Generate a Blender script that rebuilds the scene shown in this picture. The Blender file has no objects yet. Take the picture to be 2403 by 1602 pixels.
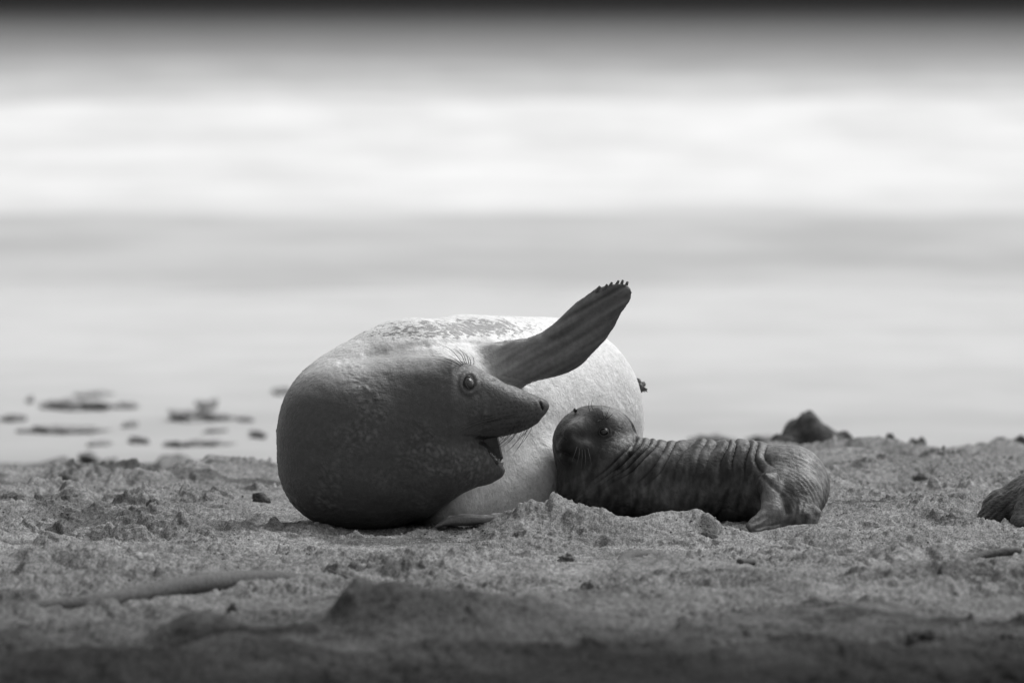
import bpy, math, random
import numpy as np
from mathutils import Vector

# ------------------------------------------------------------------ camera, light, exposure
SC = bpy.context.scene
COL = SC.collection
D0 = 39.0            # metres from the camera to the seals
H0 = 1.864           # height of the lens over the sand
FPX = 26700.0        # focal length in photograph pixels
PITCH = math.atan(841.0 / FPX)
cam_d = bpy.data.cameras.new('camera')
cam_d.sensor_width = 36.0
cam_d.lens = 400.0
cam_d.clip_start = 0.5
cam_d.clip_end = 12000.0
cam_d.dof.use_dof = True
cam_d.dof.focus_distance = D0 - 0.15
cam_d.dof.aperture_fstop = 4.2
cam = bpy.data.objects.new('camera', cam_d)
cam.location = (0, -D0, H0)
cam.rotation_euler = (math.radians(90) - PITCH, 0, 0)
COL.objects.link(cam)
SC.camera = cam

SUN_EL, SUN_AZ = math.radians(54), math.radians(45)   # azimuth from +Y (behind the seals) towards +X
world = bpy.data.worlds.new('World')
SC.world = world
world.use_nodes = True
wn = world.node_tree
wn.nodes.clear()
sky = wn.nodes.new('ShaderNodeTexSky')
sky.sky_type = 'NISHITA'
sky.sun_disc = False
sky.sun_elevation = SUN_EL
sky.sun_rotation = SUN_AZ
sky.dust_density = 4.0
bw = wn.nodes.new('ShaderNodeRGBToBW')                # a black-and-white photograph: the sky is grey
bg = wn.nodes.new('ShaderNodeBackground')
bg.inputs['Strength'].default_value = 0.122
wo = wn.nodes.new('ShaderNodeOutputWorld')
wn.links.new(sky.outputs[0], bw.inputs[0])
wn.links.new(bw.outputs[0], bg.inputs['Color'])
wn.links.new(bg.outputs[0], wo.inputs['Surface'])

sun_d = bpy.data.lights.new('sun', 'SUN')
sun_d.energy = 1.4
sun_d.angle = math.radians(34)
sun_d.color = (1, 1, 1)
sun = bpy.data.objects.new('sun', sun_d)
sdir = Vector((math.sin(SUN_AZ) * math.cos(SUN_EL), math.cos(SUN_AZ) * math.cos(SUN_EL), math.sin(SUN_EL)))
sun.rotation_euler = sdir.to_track_quat('Z', 'Y').to_euler()
COL.objects.link(sun)

SC.view_settings.view_transform = 'Standard'
SC.view_settings.look = 'None'
SC.view_settings.gamma = 1.0
SC.view_settings.exposure = 0.7

# ------------------------------------------------------------------ photograph <-> world
cp, sp = math.cos(PITCH), math.sin(PITCH)

def W(px, py, y):
    """world point at depth y seen at photograph pixel (px, py)"""
    a, b = (px - 1201.5) / FPX, -(py - 801.0) / FPX
    # camera axes: right +X, up (0,sp,cp), forward (0,cp,-sp)
    dx, dy, dz = a, b * sp + cp, b * cp - sp
    t = (y + D0) / dy
    return (dx * t, y, H0 + dz * t)

def Yd(py, z=0.0):
    """depth y at which level z is seen at row py"""
    b = -(py - 801.0) / FPX
    return (z - H0) / ((b * cp - sp) / (b * sp + cp)) - D0

M = 1.4607e-3                                          # metres per photograph pixel at the seals

# ------------------------------------------------------------------ noise
def _hash(ix, iy, seed):
    h = (ix.astype(np.int64) * 374761393 + iy.astype(np.int64) * 668265263 + seed * 974634777) & 0xFFFFFFFF
    h = ((h ^ (h >> 13)) * 1274126177) & 0xFFFFFFFF
    return (h ^ (h >> 16)) & 0xFFFF

def perlin(x, y, seed=0):
    x = np.asarray(x, dtype=np.float64); y = np.asarray(y, dtype=np.float64)
    ix, iy = np.floor(x), np.floor(y)
    fx, fy = x - ix, y - iy
    ux, uy = fx * fx * fx * (fx * (fx * 6 - 15) + 10), fy * fy * fy * (fy * (fy * 6 - 15) + 10)
    def g(ox, oy):
        a = _hash(ix + ox, iy + oy, seed) * (2 * math.pi / 65536.0)
        return np.cos(a) * (fx - ox) + np.sin(a) * (fy - oy)
    n0 = g(0, 0) * (1 - ux) + g(1, 0) * ux
    n1 = g(0, 1) * (1 - ux) + g(1, 1) * ux
    return (n0 * (1 - uy) + n1 * uy) * 1.5

def fbm(x, y, octs=4, seed=0, gain=0.5):
    s, a, f = 0.0, 1.0, 1.0
    for o in range(octs):
        s = s + a * perlin(x * f, y * f, seed + o * 17)
        a *= gain; f *= 2.03
    return s

def noise3(x, y, z, seed=0):
    return (perlin(x + 0.37 * z, y - 0.61 * z, seed) + perlin(y + 5.2, z + 0.43 * x, seed + 5) + perlin(z - 3.1, x + 0.57 * y, seed + 9)) / 1.9

def sstep(a, b, x):
    t = np.clip((np.asarray(x, dtype=np.float64) - a) / (b - a), 0, 1)
    return t * t * (3 - 2 * t)

# ------------------------------------------------------------------ materials
def mat(name):
    m = bpy.data.materials.new(name)
    m.use_nodes = True
    nt = m.node_tree
    b = nt.nodes['Principled BSDF']
    return m, nt, b

def node(nt, typ, **kw):
    n = nt.nodes.new(typ)
    for k, v in kw.items():
        if k.startswith('i_'):
            n.inputs[k[2:].replace('_', ' ')].default_value = v
        else:
            setattr(n, k, v)
    return n

def mth(nt, op, a, b=None, c=None, clamp=False):
    n = nt.nodes.new('ShaderNodeMath'); n.operation = op; n.use_clamp = clamp
    for i, v in enumerate((a, b, c)):
        if v is None: continue
        if isinstance(v, (int, float)): n.inputs[i].default_value = v
        else: nt.links.new(v, n.inputs[i])
    return n.outputs[0]

def maprange(nt, v, a, b, c, d, smooth=True):
    n = nt.nodes.new('ShaderNodeMapRange')
    if smooth: n.interpolation_type = 'SMOOTHSTEP'
    nt.links.new(v, n.inputs['Value'])
    for k, q in zip(('From Min', 'From Max', 'To Min', 'To Max'), (a, b, c, d)):
        n.inputs[k].default_value = q
    return n.outputs[0]

def texco(nt, scale=(1, 1, 1), rot=(0, 0, 0)):
    g = nt.nodes.new('ShaderNodeTexCoord')
    m = nt.nodes.new('ShaderNodeMapping')
    m.inputs['Scale'].default_value = scale
    m.inputs['Rotation'].default_value = rot
    nt.links.new(g.outputs['Object'], m.inputs['Vector'])
    return m.outputs[0]

def noise(nt, vec, scale, detail=4, rough=0.55, dist=0.0):
    n = nt.nodes.new('ShaderNodeTexNoise')
    n.inputs['Scale'].default_value = scale
    n.inputs['Detail'].default_value = detail
    n.inputs['Roughness'].default_value = rough
    n.inputs['Distortion'].default_value = dist
    nt.links.new(vec, n.inputs['Vector'])
    return n.outputs['Fac']

def attr(nt, name):
    n = nt.nodes.new('ShaderNodeAttribute'); n.attribute_name = name
    return n.outputs['Fac']

def bump(nt, b, h, strength, dist, prev=None):
    n = nt.nodes.new('ShaderNodeBump')
    n.inputs['Strength'].default_value = strength
    n.inputs['Distance'].default_value = dist
    nt.links.new(h, n.inputs['Height'])
    if prev is not None: nt.links.new(prev, n.inputs['Normal'])
    nt.links.new(n.outputs[0], b.inputs['Normal'])
    return n.outputs[0]

def plain(name, v, rough=0.6, spec=0.3, ns=40.0, amt=0.35, bstr=0.4, bdist=0.003):
    m, nt, b = mat(name)
    co = texco(nt)
    n = noise(nt, co, ns, 5, 0.6)
    v_ = maprange(nt, n, 0.25, 0.75, v * (1 - amt), v * (1 + amt))
    nt.links.new(v_, b.inputs['Base Color'])
    b.inputs['Roughness'].default_value = rough
    b.inputs['Specular IOR Level'].default_value = spec
    bump(nt, b, n, bstr, bdist)
    return m

# sand: its tone attribute carries wet spots and the painted shade
def make_sand():
    m, nt, b = mat('sand')
    co = texco(nt)
    grit = noise(nt, texco(nt, (1, 0.14, 1)), 190.0, 3, 0.7)
    clump = noise(nt, texco(nt, (1, 0.2, 1)), 60.0, 5, 0.65)
    big = noise(nt, texco(nt, (1, 0.6, 1)), 3.2, 4, 0.55)
    tone = attr(nt, 'tone')
    a = maprange(nt, clump, 0.3, 0.7, 0.62, 1.32)
    g = maprange(nt, grit, 0.3, 0.7, 0.55, 1.42)
    c = maprange(nt, big, 0.3, 0.7, 0.85, 1.14)
    v = mth(nt, 'MULTIPLY', mth(nt, 'MULTIPLY', a, g), mth(nt, 'MULTIPLY', c, tone))
    nt.links.new(v, b.inputs['Base Color'])
    b.inputs['Roughness'].default_value = 1.0
    b.inputs['Specular IOR Level'].default_value = 0.03
    p = bump(nt, b, clump, 0.7, 0.006)
    bump(nt, b, grit, 0.6, 0.0016, p)
    return m
M_SAND = make_sand()

def make_wet():
    m, nt, b = mat('wet_sand')
    co = texco(nt, (0.10, 0.45, 1))
    n = noise(nt, co, 1.0, 4, 0.5)
    film = noise(nt, texco(nt, (1.6, 0.7, 1)), 1.0, 4, 0.55)
    g = nt.nodes.new('ShaderNodeTexCoord'); s = nt.nodes.new('ShaderNodeSeparateXYZ')
    nt.links.new(g.outputs['Object'], s.inputs[0])
    near = maprange(nt, s.outputs['Y'], 9.0, 32.0, 0.275, 0.42)
    v = mth(nt, 'MULTIPLY', near, maprange(nt, n, 0.3, 0.7, 0.94, 1.05))
    nt.links.new(mth(nt, 'MULTIPLY', v, maprange(nt, film, 0.35, 0.65, 0.93, 1.04)), b.inputs['Base Color'])
    b.inputs['Roughness'].default_value = 0.5
    b.inputs['Specular IOR Level'].default_value = 0.12
    return m
M_WET = make_wet()

def make_sea():
    m, nt, b = mat('sea_water')
    g = nt.nodes.new('ShaderNodeTexCoord'); s = nt.nodes.new('ShaderNodeSeparateXYZ')
    nt.links.new(g.outputs['Object'], s.inputs[0])
    y = s.outputs['Y']
    w = noise(nt, texco(nt, (0.02, 0.12, 1)), 1.0, 3, 0.5)
    yy = mth(nt, 'ADD', y, maprange(nt, w, 0.2, 0.8, -9.0, 9.0, False))
    # foam-laden shallows, grey swash, white surf, then dark open water, edge shade painted in
    r = nt.nodes.new('ShaderNodeValToRGB')
    cr = r.color_ramp; cr.interpolation = 'LINEAR'
    lg = mth(nt, 'DIVIDE', mth(nt, 'LOGARITHM', mth(nt, 'MAXIMUM', yy, 10.0), 10.0), 4.0)
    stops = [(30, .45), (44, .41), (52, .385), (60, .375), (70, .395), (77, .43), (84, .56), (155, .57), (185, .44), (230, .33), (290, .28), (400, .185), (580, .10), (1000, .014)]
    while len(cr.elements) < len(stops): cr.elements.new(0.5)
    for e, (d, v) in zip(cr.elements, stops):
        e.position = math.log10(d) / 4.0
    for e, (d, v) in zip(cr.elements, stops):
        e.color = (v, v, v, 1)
    nt.links.new(lg, r.inputs[0])
    f = noise(nt, texco(nt, (0.45, 0.22, 1)), 1.0, 4, 0.6)
    v = mth(nt, 'MULTIPLY', r.outputs[0], maprange(nt, f, 0.3, 0.7, 0.88, 1.10))
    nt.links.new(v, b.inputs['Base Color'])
    b.inputs['Roughness'].default_value = 0.9
    b.inputs['Specular IOR Level'].default_value = 0.0
    return m
M_SEA = make_sea()

def make_skin(name, rough=0.5, spec=0.35, grit=0.5, streak=(1, 1, 1), sscale=60.0, samt=0.25, b1=0.5, mudcol=0.09):
    m, nt, b = mat(name)
    tone = attr(nt, 'tone')
    mud = attr(nt, 'mud')
    co = texco(nt)
    blotch = noise(nt, co, 9.0, 5, 0.6)
    st = noise(nt, texco(nt, streak), sscale, 4, 0.6)
    fine = noise(nt, co, 260.0, 3, 0.65)
    pores = noise(nt, co, 95.0, 4, 0.6)
    v = mth(nt, 'MULTIPLY', tone, maprange(nt, blotch, 0.3, 0.7, 0.92, 1.08))
    v = mth(nt, 'MULTIPLY', v, maprange(nt, st, 0.3, 0.7, 1 - samt, 1 + samt))
    # grains of sand caught on the skin
    lit = maprange(nt, mth(nt, 'MULTIPLY', fine, maprange(nt, pores, 0.45, 0.65, 0.6, 1.25)), 0.62, 0.74, 0.0, grit)
    mixg = nt.nodes.new('ShaderNodeMix'); mixg.data_type = 'FLOAT'
    nt.links.new(lit, mixg.inputs[0]); nt.links.new(v, mixg.inputs[2]); mixg.inputs[3].default_value = 0.16
    # mud smears
    mk = noise(nt, texco(nt, (1.0, 1.0, 2.6), (0, 0.5, 0)), 34.0, 6, 0.72, 0.6)
    mm = maprange(nt, mth(nt, 'ADD', mk, mth(nt, 'MULTIPLY', mud, 0.30)), 0.72, 0.80, 0.0, 1.0)
    mm = mth(nt, 'MULTIPLY', mm, mth(nt, 'MINIMUM', mth(nt, 'MULTIPLY', mud, 4.0), 0.85))
    mixm = nt.nodes.new('ShaderNodeMix'); mixm.data_type = 'FLOAT'
    nt.links.new(mm, mixm.inputs[0]); nt.links.new(mixg.outputs[0], mixm.inputs[2]); mixm.inputs[3].default_value = mudcol
    nt.links.new(mixm.outputs[0], b.inputs['Base Color'])
    nt.links.new(maprange(nt, pores, 0.3, 0.7, rough - 0.1, rough + 0.15), b.inputs['Roughness'])
    b.inputs['Specular IOR Level'].default_value = spec
    p = bump(nt, b, st, b1, 0.004)
    p = bump(nt, b, pores, 0.6, 0.005, p)
    p = bump(nt, b, fine, 0.35, 0.0015, p)
    bump(nt, b, mm, 0.5, 0.003, p)
    return m

M_SEAL = make_skin('seal_hide', 0.5, 0.35, 0.45, (1.0, 1.0, 0.8), 60.0, 0.12, 0.35)
M_PUP = make_skin('pup_coat', 0.5, 0.3, 0.10, (1.0, 1.0, 0.45), 30.0, 0.35, 0.5, 0.02)
M_FUR = make_skin('seal_fur', 0.6, 0.3, 0.4, (0.25, 1.0, 1.0), 150.0, 0.5, 0.8)
M_EYE = plain('eye_surface', 0.20, 0.08, 0.8, 90.0, 0.5, 0.0)
M_IRIS = plain('iris', 0.065, 0.12, 0.8, 60.0, 0.4, 0.0)
M_EYE_DARK = plain('eye_dark', 0.012, 0.06, 0.8, 60.0, 0.2, 0.0)
M_LID = plain('eyelid', 0.05, 0.4, 0.5, 200.0, 0.4, 0.4, 0.001)
M_LIDM = plain('eyelid_dark', 0.028, 0.35, 0.5, 200.0, 0.3, 0.3, 0.001)
M_HAIR = plain('whisker_hair', 0.015, 0.35, 0.5, 60.0, 0.3, 0.0)
M_HAIR_PALE = plain('whisker_pale', 0.10, 0.35, 0.5, 60.0, 0.3, 0.0)
M_CLAW = plain('claw_horn', 0.10, 0.4, 0.4, 60.0, 0.3, 0.1)
M_MOUTH = plain('mouth_flesh', 0.02, 0.35, 0.5, 60.0, 0.5, 0.5)
M_TOOTH = plain('tooth_enamel', 0.22, 0.3, 0.5, 60.0, 0.2, 0.1)
M_DARKROCK = plain('dark_rock', 0.065, 0.85, 0.2, 26.0, 0.55, 1.0, 0.02)
M_KELP = plain('kelp', 0.18, 0.7, 0.2, 30.0, 0.5, 0.8, 0.01)
M_CLOD = plain('sand_clod', 0.12, 0.9, 0.1, 70.0, 0.5, 1.0, 0.008)
M_PALESTONE = plain('pale_stone', 0.26, 0.8, 0.2, 55.0, 0.35, 0.6, 0.004)
M_WOOD = plain('weathered_wood', 0.085, 0.85, 0.1, 80.0, 0.4, 0.8, 0.004)

# ------------------------------------------------------------------ object helpers
def mesh_np(name, V, F, m, attrs=None, smooth=True):
    V = np.asarray(V, dtype=np.float32); F = np.asarray(F, dtype=np.int32)
    me = bpy.data.meshes.new(name)
    me.vertices.add(len(V)); me.vertices.foreach_set('co', V.ravel())
    k = F.shape[1]
    me.loops.add(F.size); me.loops.foreach_set('vertex_index', F.ravel())
    me.polygons.add(len(F)); me.polygons.foreach_set('loop_start', np.arange(0, F.size, k, dtype=np.int32))
    me.update(calc_edges=True); me.validate()
    if smooth: me.polygons.foreach_set('use_smooth', np.ones(len(me.polygons), dtype=bool))
    for a, vals in (attrs or {}).items():
        at = me.attributes.new(a, 'FLOAT', 'POINT'); at.data.foreach_set('value', np.asarray(vals, dtype=np.float32))
    me.materials.append(m)
    return me

def link(name, me, parent=None):
    o = bpy.data.objects.new(name, me); COL.objects.link(o)
    if parent is not None:
        o.parent = parent
        o.matrix_parent_inverse = parent.matrix_basis.inverted()
    return o

def tag(o, label=None, cat=None, group=None, kind=None):
    if label: o['label'] = label
    if cat: o['category'] = cat
    if group: o['group'] = group
    if kind: o['kind'] = kind
    return o

def empty(name, loc, label, cat, group=None):
    o = bpy.data.objects.new(name, None); COL.objects.link(o); o.location = loc
    o.empty_display_size = 0.1
    return tag(o, label, cat, group)

def tube(pts, radii, n=6, sub=6):
    """tapered tube through pts (Catmull-Rom)"""
    P = np.array(pts, dtype=float); R = np.array(radii, dtype=float)
    Q, RR = [], []
    E = np.vstack([2 * P[0] - P[1], P, 2 * P[-1] - P[-2]])
    for i in range(len(P) - 1):
        p0, p1, p2, p3 = E[i:i + 4]
        for t in np.linspace(0, 1, sub, endpoint=(i == len(P) - 2)):
            Q.append(0.5 * ((2 * p1) + (p2 - p0) * t + (2 * p0 - 5 * p1 + 4 * p2 - p3) * t * t + (-p0 + 3 * p1 - 3 * p2 + p3) * t ** 3))
            RR.append(R[i] * (1 - t) + R[i + 1] * t)
    Q = np.array(Q); T = np.gradient(Q, axis=0); T /= np.linalg.norm(T, axis=1)[:, None] + 1e-12
    up = np.array([0.13, 1.0, 0.21])
    V = []
    for q, t, r in zip(Q, T, RR):
        a = np.cross(t, up); a /= np.linalg.norm(a) + 1e-9; b = np.cross(t, a)
        for k in range(n):
            w = 2 * math.pi * k / n
            V.append(q + r * (math.cos(w) * a + math.sin(w) * b))
    F = []
    m_ = len(Q)
    for i in range(m_ - 1):
        for k in range(n):
            F.append((i * n + k, i * n + (k + 1) % n, (i + 1) * n + (k + 1) % n, (i + 1) * n + k))
    c0, c1 = len(V), len(V) + 1
    V.append(Q[0]); V.append(Q[-1])
    for k in range(n):
        F.append((c0, (k + 1) % n, k, k)); F.append((c1, (m_ - 1) * n + k, (m_ - 1) * n + (k + 1) % n, (m_ - 1) * n + (k + 1) % n))
    return V, F

def tube_me(name, pts, radii, m, n=6, sub=6):
    V, F = tube(pts, radii, n, sub)
    me = bpy.data.meshes.new(name)
    me.from_pydata([tuple(v) for v in V], [], [tuple(dict.fromkeys(f)) for f in F])
    for p in me.polygons: p.use_smooth = True
    me.materials.append(m)
    return me

def sphere_np(nu=32, nv=20):
    V = [(0, 0, 1)]
    for i in range(1, nv):
        for j in range(nu):
            a, b = math.pi * i / nv, 2 * math.pi * j / nu
            V.append((math.sin(a) * math.cos(b), math.sin(a) * math.sin(b), math.cos(a)))
    V.append((0, 0, -1))
    F = []
    for j in range(nu): F.append((0, 1 + j, 1 + (j + 1) % nu))
    for i in range(nv - 2):
        for j in range(nu):
            a = 1 + i * nu + j; b = 1 + i * nu + (j + 1) % nu
            F.append((a, a + nu, b + nu, b))
    l = len(V) - 1
    for j in range(nu): F.append((l, 1 + (nv - 2) * nu + (j + 1) % nu, 1 + (nv - 2) * nu + j))
    return np.array(V), F

def lump_me(name, sx, sy, sz, m, seed=0, rough=0.35, freq=1.6, nu=40, nv=24, flat=0.0, peak=0.0):
    V, F = sphere_np(nu, nv)
    if peak: V[:, 0] = (V[:, 0] * (1 - peak * sstep(-0.6, 1.0, V[:, 2]))) - 0.12 * V[:, 2]
    n = noise3(V[:, 0] * freq, V[:, 1] * freq, V[:, 2] * freq, seed) + 0.5 * noise3(V[:, 0] * freq * 2.3, V[:, 1] * freq * 2.3, V[:, 2] * freq * 2.3, seed + 3) \
        + 0.25 * noise3(V[:, 0] * freq * 5, V[:, 1] * freq * 5, V[:, 2] * freq * 5, seed + 7)
    V = V * (1 + rough * n)[:, None]
    V = V * np.array([sx, sy, sz])
    if flat: V[:, 2] = np.maximum(V[:, 2], -flat)
    me = bpy.data.meshes.new(name)
    me.from_pydata([tuple(v) for v in V], [], F)
    for p in me.polygons: p.use_smooth = True
    me.materials.append(m)
    return me

# ------------------------------------------------------------------ implicit surfaces -> one continuous skin
def smin(a, b, k):
    h = np.maximum(k - np.abs(a - b), 0) / k
    return np.minimum(a, b) - h * h * k * 0.25

def smax(a, b, k):
    return -smin(-a, -b, k)

def cone(a, b, ra, rb, sc=(1, 1, 1)):
    a = np.array(a, float); b = np.array(b, float); s = np.array(sc, float)
    A, B = a / s, b / s
    ba = B - A; L2 = float(ba @ ba)
    mn = float(min(s))
    def f(x, y, z):
        X, Y, Z = x / s[0] - A[0], y / s[1] - A[1], z / s[2] - A[2]
        h = np.clip((X * ba[0] + Y * ba[1] + Z * ba[2]) / L2, 0, 1)
        return (np.sqrt((X - h * ba[0]) ** 2 + (Y - h * ba[1]) ** 2 + (Z - h * ba[2]) ** 2) - (ra + (rb - ra) * h)) * mn
    return f

def ellipsoid(c, r, e=2.0, ay=0.0):
    """ay: rotation about the viewing axis (radians)"""
    ca, sa = math.cos(ay), math.sin(ay)
    def f(x, y, z):
        X, Z = x - c[0], z - c[2]
        u, v = X * ca + Z * sa, -X * sa + Z * ca
        q = (np.abs(u / r[0]) ** e + np.abs((y - c[1]) / r[1]) ** e + np.abs(v / r[2]) ** e) ** (1.0 / e)
        return (q - 1) * min(r)
    return f

def loft_x(st, yc):
    """st: (x, z_top, z_bottom, half depth); yc: [(x, centre depth)]"""
    st = sorted(st); xs = np.array([s[0] for s in st])
    tp, bt, hd = (np.array([s[i] for s in st]) for i in (1, 2, 3))
    cx = np.array([c[0] for c in sorted(yc)]); cy = np.array([c[1] for c in sorted(yc)])
    def f(x, y, z):
        t, b, h = np.interp(x, xs, tp), np.interp(x, xs, bt), np.interp(x, xs, hd)
        c = np.interp(x, cx, cy)
        hz, zc = (t - b) / 2, (t + b) / 2
        q = np.sqrt(((z - zc) / hz) ** 2 + ((y - c) / h) ** 2)
        d = (q - 1) * np.minimum(hz, h)
        ox = np.maximum(np.maximum(x - xs[-1], xs[0] - x), 0)
        return np.where(ox > 0, np.sqrt(ox ** 2 + np.maximum(d, 0) ** 2), d)
    return f

def poly_sd(px, pz, poly):
    """signed distance to a closed polygon in (x, z); negative inside"""
    P = np.array(poly, float)
    d = np.full(np.broadcast(px, pz).shape, 1e9); sgn = np.ones(d.shape)
    n = len(P)
    for i in range(n):
        a, b = P[i], P[i - 1]
        ex, ez = b[0] - a[0], b[1] - a[1]
        wx, wz = px - a[0], pz - a[1]
        h = np.clip((wx * ex + wz * ez) / (ex * ex + ez * ez), 0, 1)
        d = np.minimum(d, (wx - ex * h) ** 2 + (wz - ez * h) ** 2)
        c1, c2, c3 = pz >= a[1], pz < b[1], ex * wz > ez * wx
        sgn = np.where((c1 & c2 & c3) | (~c1 & ~c2 & ~c3), -sgn, sgn)
    return sgn * np.sqrt(d)

def leaf(poly, A, B, T, Wd, yc, ridge=None):
    """paddle: outline poly in (x,z); axis A->B in (x,z); T, Wd, yc = (value at A, value at B)"""
    A = np.array(A, float); B = np.array(B, float); ab = B - A; L = float(np.hypot(*ab))
    def f(x, y, z):
        d2 = poly_sd(x, z, poly)
        u = ((x - A[0]) * ab[0] + (z - A[1]) * ab[1]) / L ** 2
        v = (-(x - A[0]) * ab[1] + (z - A[1]) * ab[0]) / L
        uc = np.clip(u, 0, 1)
        t, w = T[0] + (T[1] - T[0]) * uc, Wd[0] + (Wd[1] - Wd[0]) * uc
        q = np.clip(-d2 / w, 0, 1)
        th = t * np.sqrt(np.clip(1 - (1 - q) ** 2, 0, 1))
        if ridge is not None: th = th + ridge(u, v) * np.clip(q * 2, 0, 1)
        c = yc[0] + (yc[1] - yc[0]) * u
        return np.where(d2 < 0, (np.abs(y - c) - th) * 0.8, np.sqrt(d2 ** 2 + (y - c) ** 2 * 0.64))
    return f

class Field:
    def __init__(self, xs, ys, zs):
        self.ax = [np.asarray(a, dtype=np.float64) for a in (xs, ys, zs)]
        self.f = np.full([len(a) for a in self.ax], 1.0, dtype=np.float32)
    def apply(self, fn, box=None, k=0.03, sub=False):
        sl = []
        for i, a in enumerate(self.ax):
            if box is None: sl.append(slice(0, len(a)))
            else:
                lo, hi = np.searchsorted(a, box[i][0]), np.searchsorted(a, box[i][1])
                sl.append(slice(max(lo, 0), min(hi, len(a))))
        x = self.ax[0][sl[0]][:, None, None]; y = self.ax[1][sl[1]][None, :, None]; z = self.ax[2][sl[2]][None, None, :]
        d = fn(x, y, z)
        cur = self.f[sl[0], sl[1], sl[2]]
        self.f[sl[0], sl[1], sl[2]] = smax(cur, -d, k) if sub else smin(cur, d, k)
    def nets(self):
        f = self.f; ins = f < 0
        nx, ny, nz = f.shape
        c = np.zeros((nx - 1, ny - 1, nz - 1), dtype=np.int8)
        for i in (0, 1):
            for j in (0, 1):
                for k in (0, 1):
                    c += ins[i:nx - 1 + i, j:ny - 1 + j, k:nz - 1 + k]
        act = (c > 0) & (c < 8)
        I, J, K = np.nonzero(act)
        idx = np.full(c.shape, -1, dtype=np.int32); idx[I, J, K] = np.arange(len(I))
        pos = np.zeros((len(I), 3)); cnt = np.zeros(len(I))
        X, Y, Z = self.ax
        cr = {}
        for i in (0, 1):
            for j in (0, 1):
                for k in (0, 1):
                    cr[i, j, k] = (f[I + i, J + j, K + k].astype(np.float64), X[I + i], Y[J + j], Z[K + k])
        keys = list(cr)
        for a in range(8):
            for b in range(a + 1, 8):
                if sum(abs(p - q) for p, q in zip(keys[a], keys[b])) != 1: continue
                fa, xa, ya, za = cr[keys[a]]; fb, xb, yb, zb = cr[keys[b]]
                m_ = (fa < 0) != (fb < 0)
                t = np.where(m_, fa / np.where(m_, fa - fb, 1), 0)
                pos[:, 0] += m_ * (xa + t * (xb - xa)); pos[:, 1] += m_ * (ya + t * (yb - ya)); pos[:, 2] += m_ * (za + t * (zb - za))
                cnt += m_
        pos /= cnt[:, None]
        Q = []
        def quads(d):
            a = [slice(0, s) for s in f.shape]; b = list(a)
            a[d] = slice(0, f.shape[d] - 1); b[d] = slice(1, f.shape[d])
            s0, s1 = ins[tuple(a)], ins[tuple(b)]
            e = np.array(np.nonzero(s0 != s1)).T
            o = [q for q in range(3) if q != d]
            e = e[(e[:, o[0]] > 0) & (e[:, o[1]] > 0) & (e[:, o[0]] < f.shape[o[0]] - 1) & (e[:, o[1]] < f.shape[o[1]] - 1)]
            w = s0[tuple(e.T)]
            def cell(p, q):
                g = e.copy(); g[:, o[0]] -= p; g[:, o[1]] -= q
                return idx[g[:, 0], g[:, 1], g[:, 2]]
            q4 = np.stack([cell(1, 1), cell(0, 1), cell(0, 0), cell(1, 0)], 1)
            flip = w if d != 1 else ~w
            q4 = np.where(flip[:, None], q4, q4[:, ::-1])
            Q.append(q4)
        for d in range(3): quads(d)
        return pos, np.concatenate(Q)

def vnormals(V, F):
    a = V[F[:, 1]] - V[F[:, 0]]; b = V[F[:, 2]] - V[F[:, 0]]; n = np.cross(a, b)
    N = np.zeros_like(V)
    for i in range(F.shape[1]):
        for k in range(3): N[:, k] += np.bincount(F[:, i], n[:, k], len(V))
    return N / (np.linalg.norm(N, axis=1)[:, None] + 1e-12)

def relax(V, F, it=2, lam=0.5):
    E = np.concatenate([F[:, [i, (i + 1) % 4]] for i in range(4)])
    deg = np.bincount(E[:, 0], minlength=len(V)) + np.bincount(E[:, 1], minlength=len(V))
    for _ in range(it):
        S = np.zeros_like(V)
        for k in range(3):
            S[:, k] = np.bincount(E[:, 0], V[E[:, 1], k], len(V)) + np.bincount(E[:, 1], V[E[:, 0], k], len(V))
        V = V * (1 - lam) + lam * S / np.maximum(deg, 1)[:, None]
    return V

def axis(segs):
    out = [segs[0][0]]
    for a, b, h in segs:
        n = max(1, int(round((b - a) / h)))
        out += list(a + (b - a) * (np.arange(n) + 1) / n)
    return np.array(out)

def box_of(*pts, r=0.1):
    P = np.array(pts); return [(P[:, i].min() - r, P[:, i].max() + r) for i in range(3)]

# ------------------------------------------------------------------ the sand
LUMPS = []     # (x, y, rx, ry, height, sharpness, rotation)
def mound(px, py, y, rx, ry, base=0.0, p=1.0, rot=0.0):
    x, _, z = W(px, py, y)
    LUMPS.append((x, y, rx, ry, z, p, rot))

# the pile in front of the mother and the pup
mound(1302, 1166, -0.60, 0.075, 0.30, 0.035, 0.8)
mound(1330, 1180, -0.55, 0.12, 0.26, 0.0, 1.0)
mound(1245, 1192, -0.62, 0.17, 0.30, 0.035, 1.0)
mound(1190, 1205, -0.62, 0.12, 0.28, 0.03, 0.8)
mound(1390, 1192, -0.50, 0.13, 0.24, 0.01, 1.0)
mound(1470, 1208, -0.50, 0.16, 0.24, 0.01, 1.0)
mound(1560, 1200, -0.50, 0.14, 0.22, 0.01, 1.0)
mound(1630, 1194, -0.50, 0.10, 0.20, 0.01, 1.0)
mound(1700, 1228, -0.48, 0.10, 0.14, 0.0, 1.0)
mound(1655, 1200, -0.60, 0.05, 0.10, 0.03, 1.2)
mound(1200, 1260, -1.1, 0.28, 0.45, 0.0, 1.0)
mound(2000, 1190, -0.1, 0.30, 0.5, 0.0, 1.0)
mound(2170, 1175, 0.5, 0.33, 0.6, 0.0, 1.0)
mound(2120, 1235, -0.8, 0.35, 0.3, 0.0, 1.0)
mound(700, 1232, -0.40, 0.16, 0.16, 0.0, 1.2)
mound(1020, 1240, -0.55, 0.16, 0.10, 0.0, 1.2)
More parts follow.
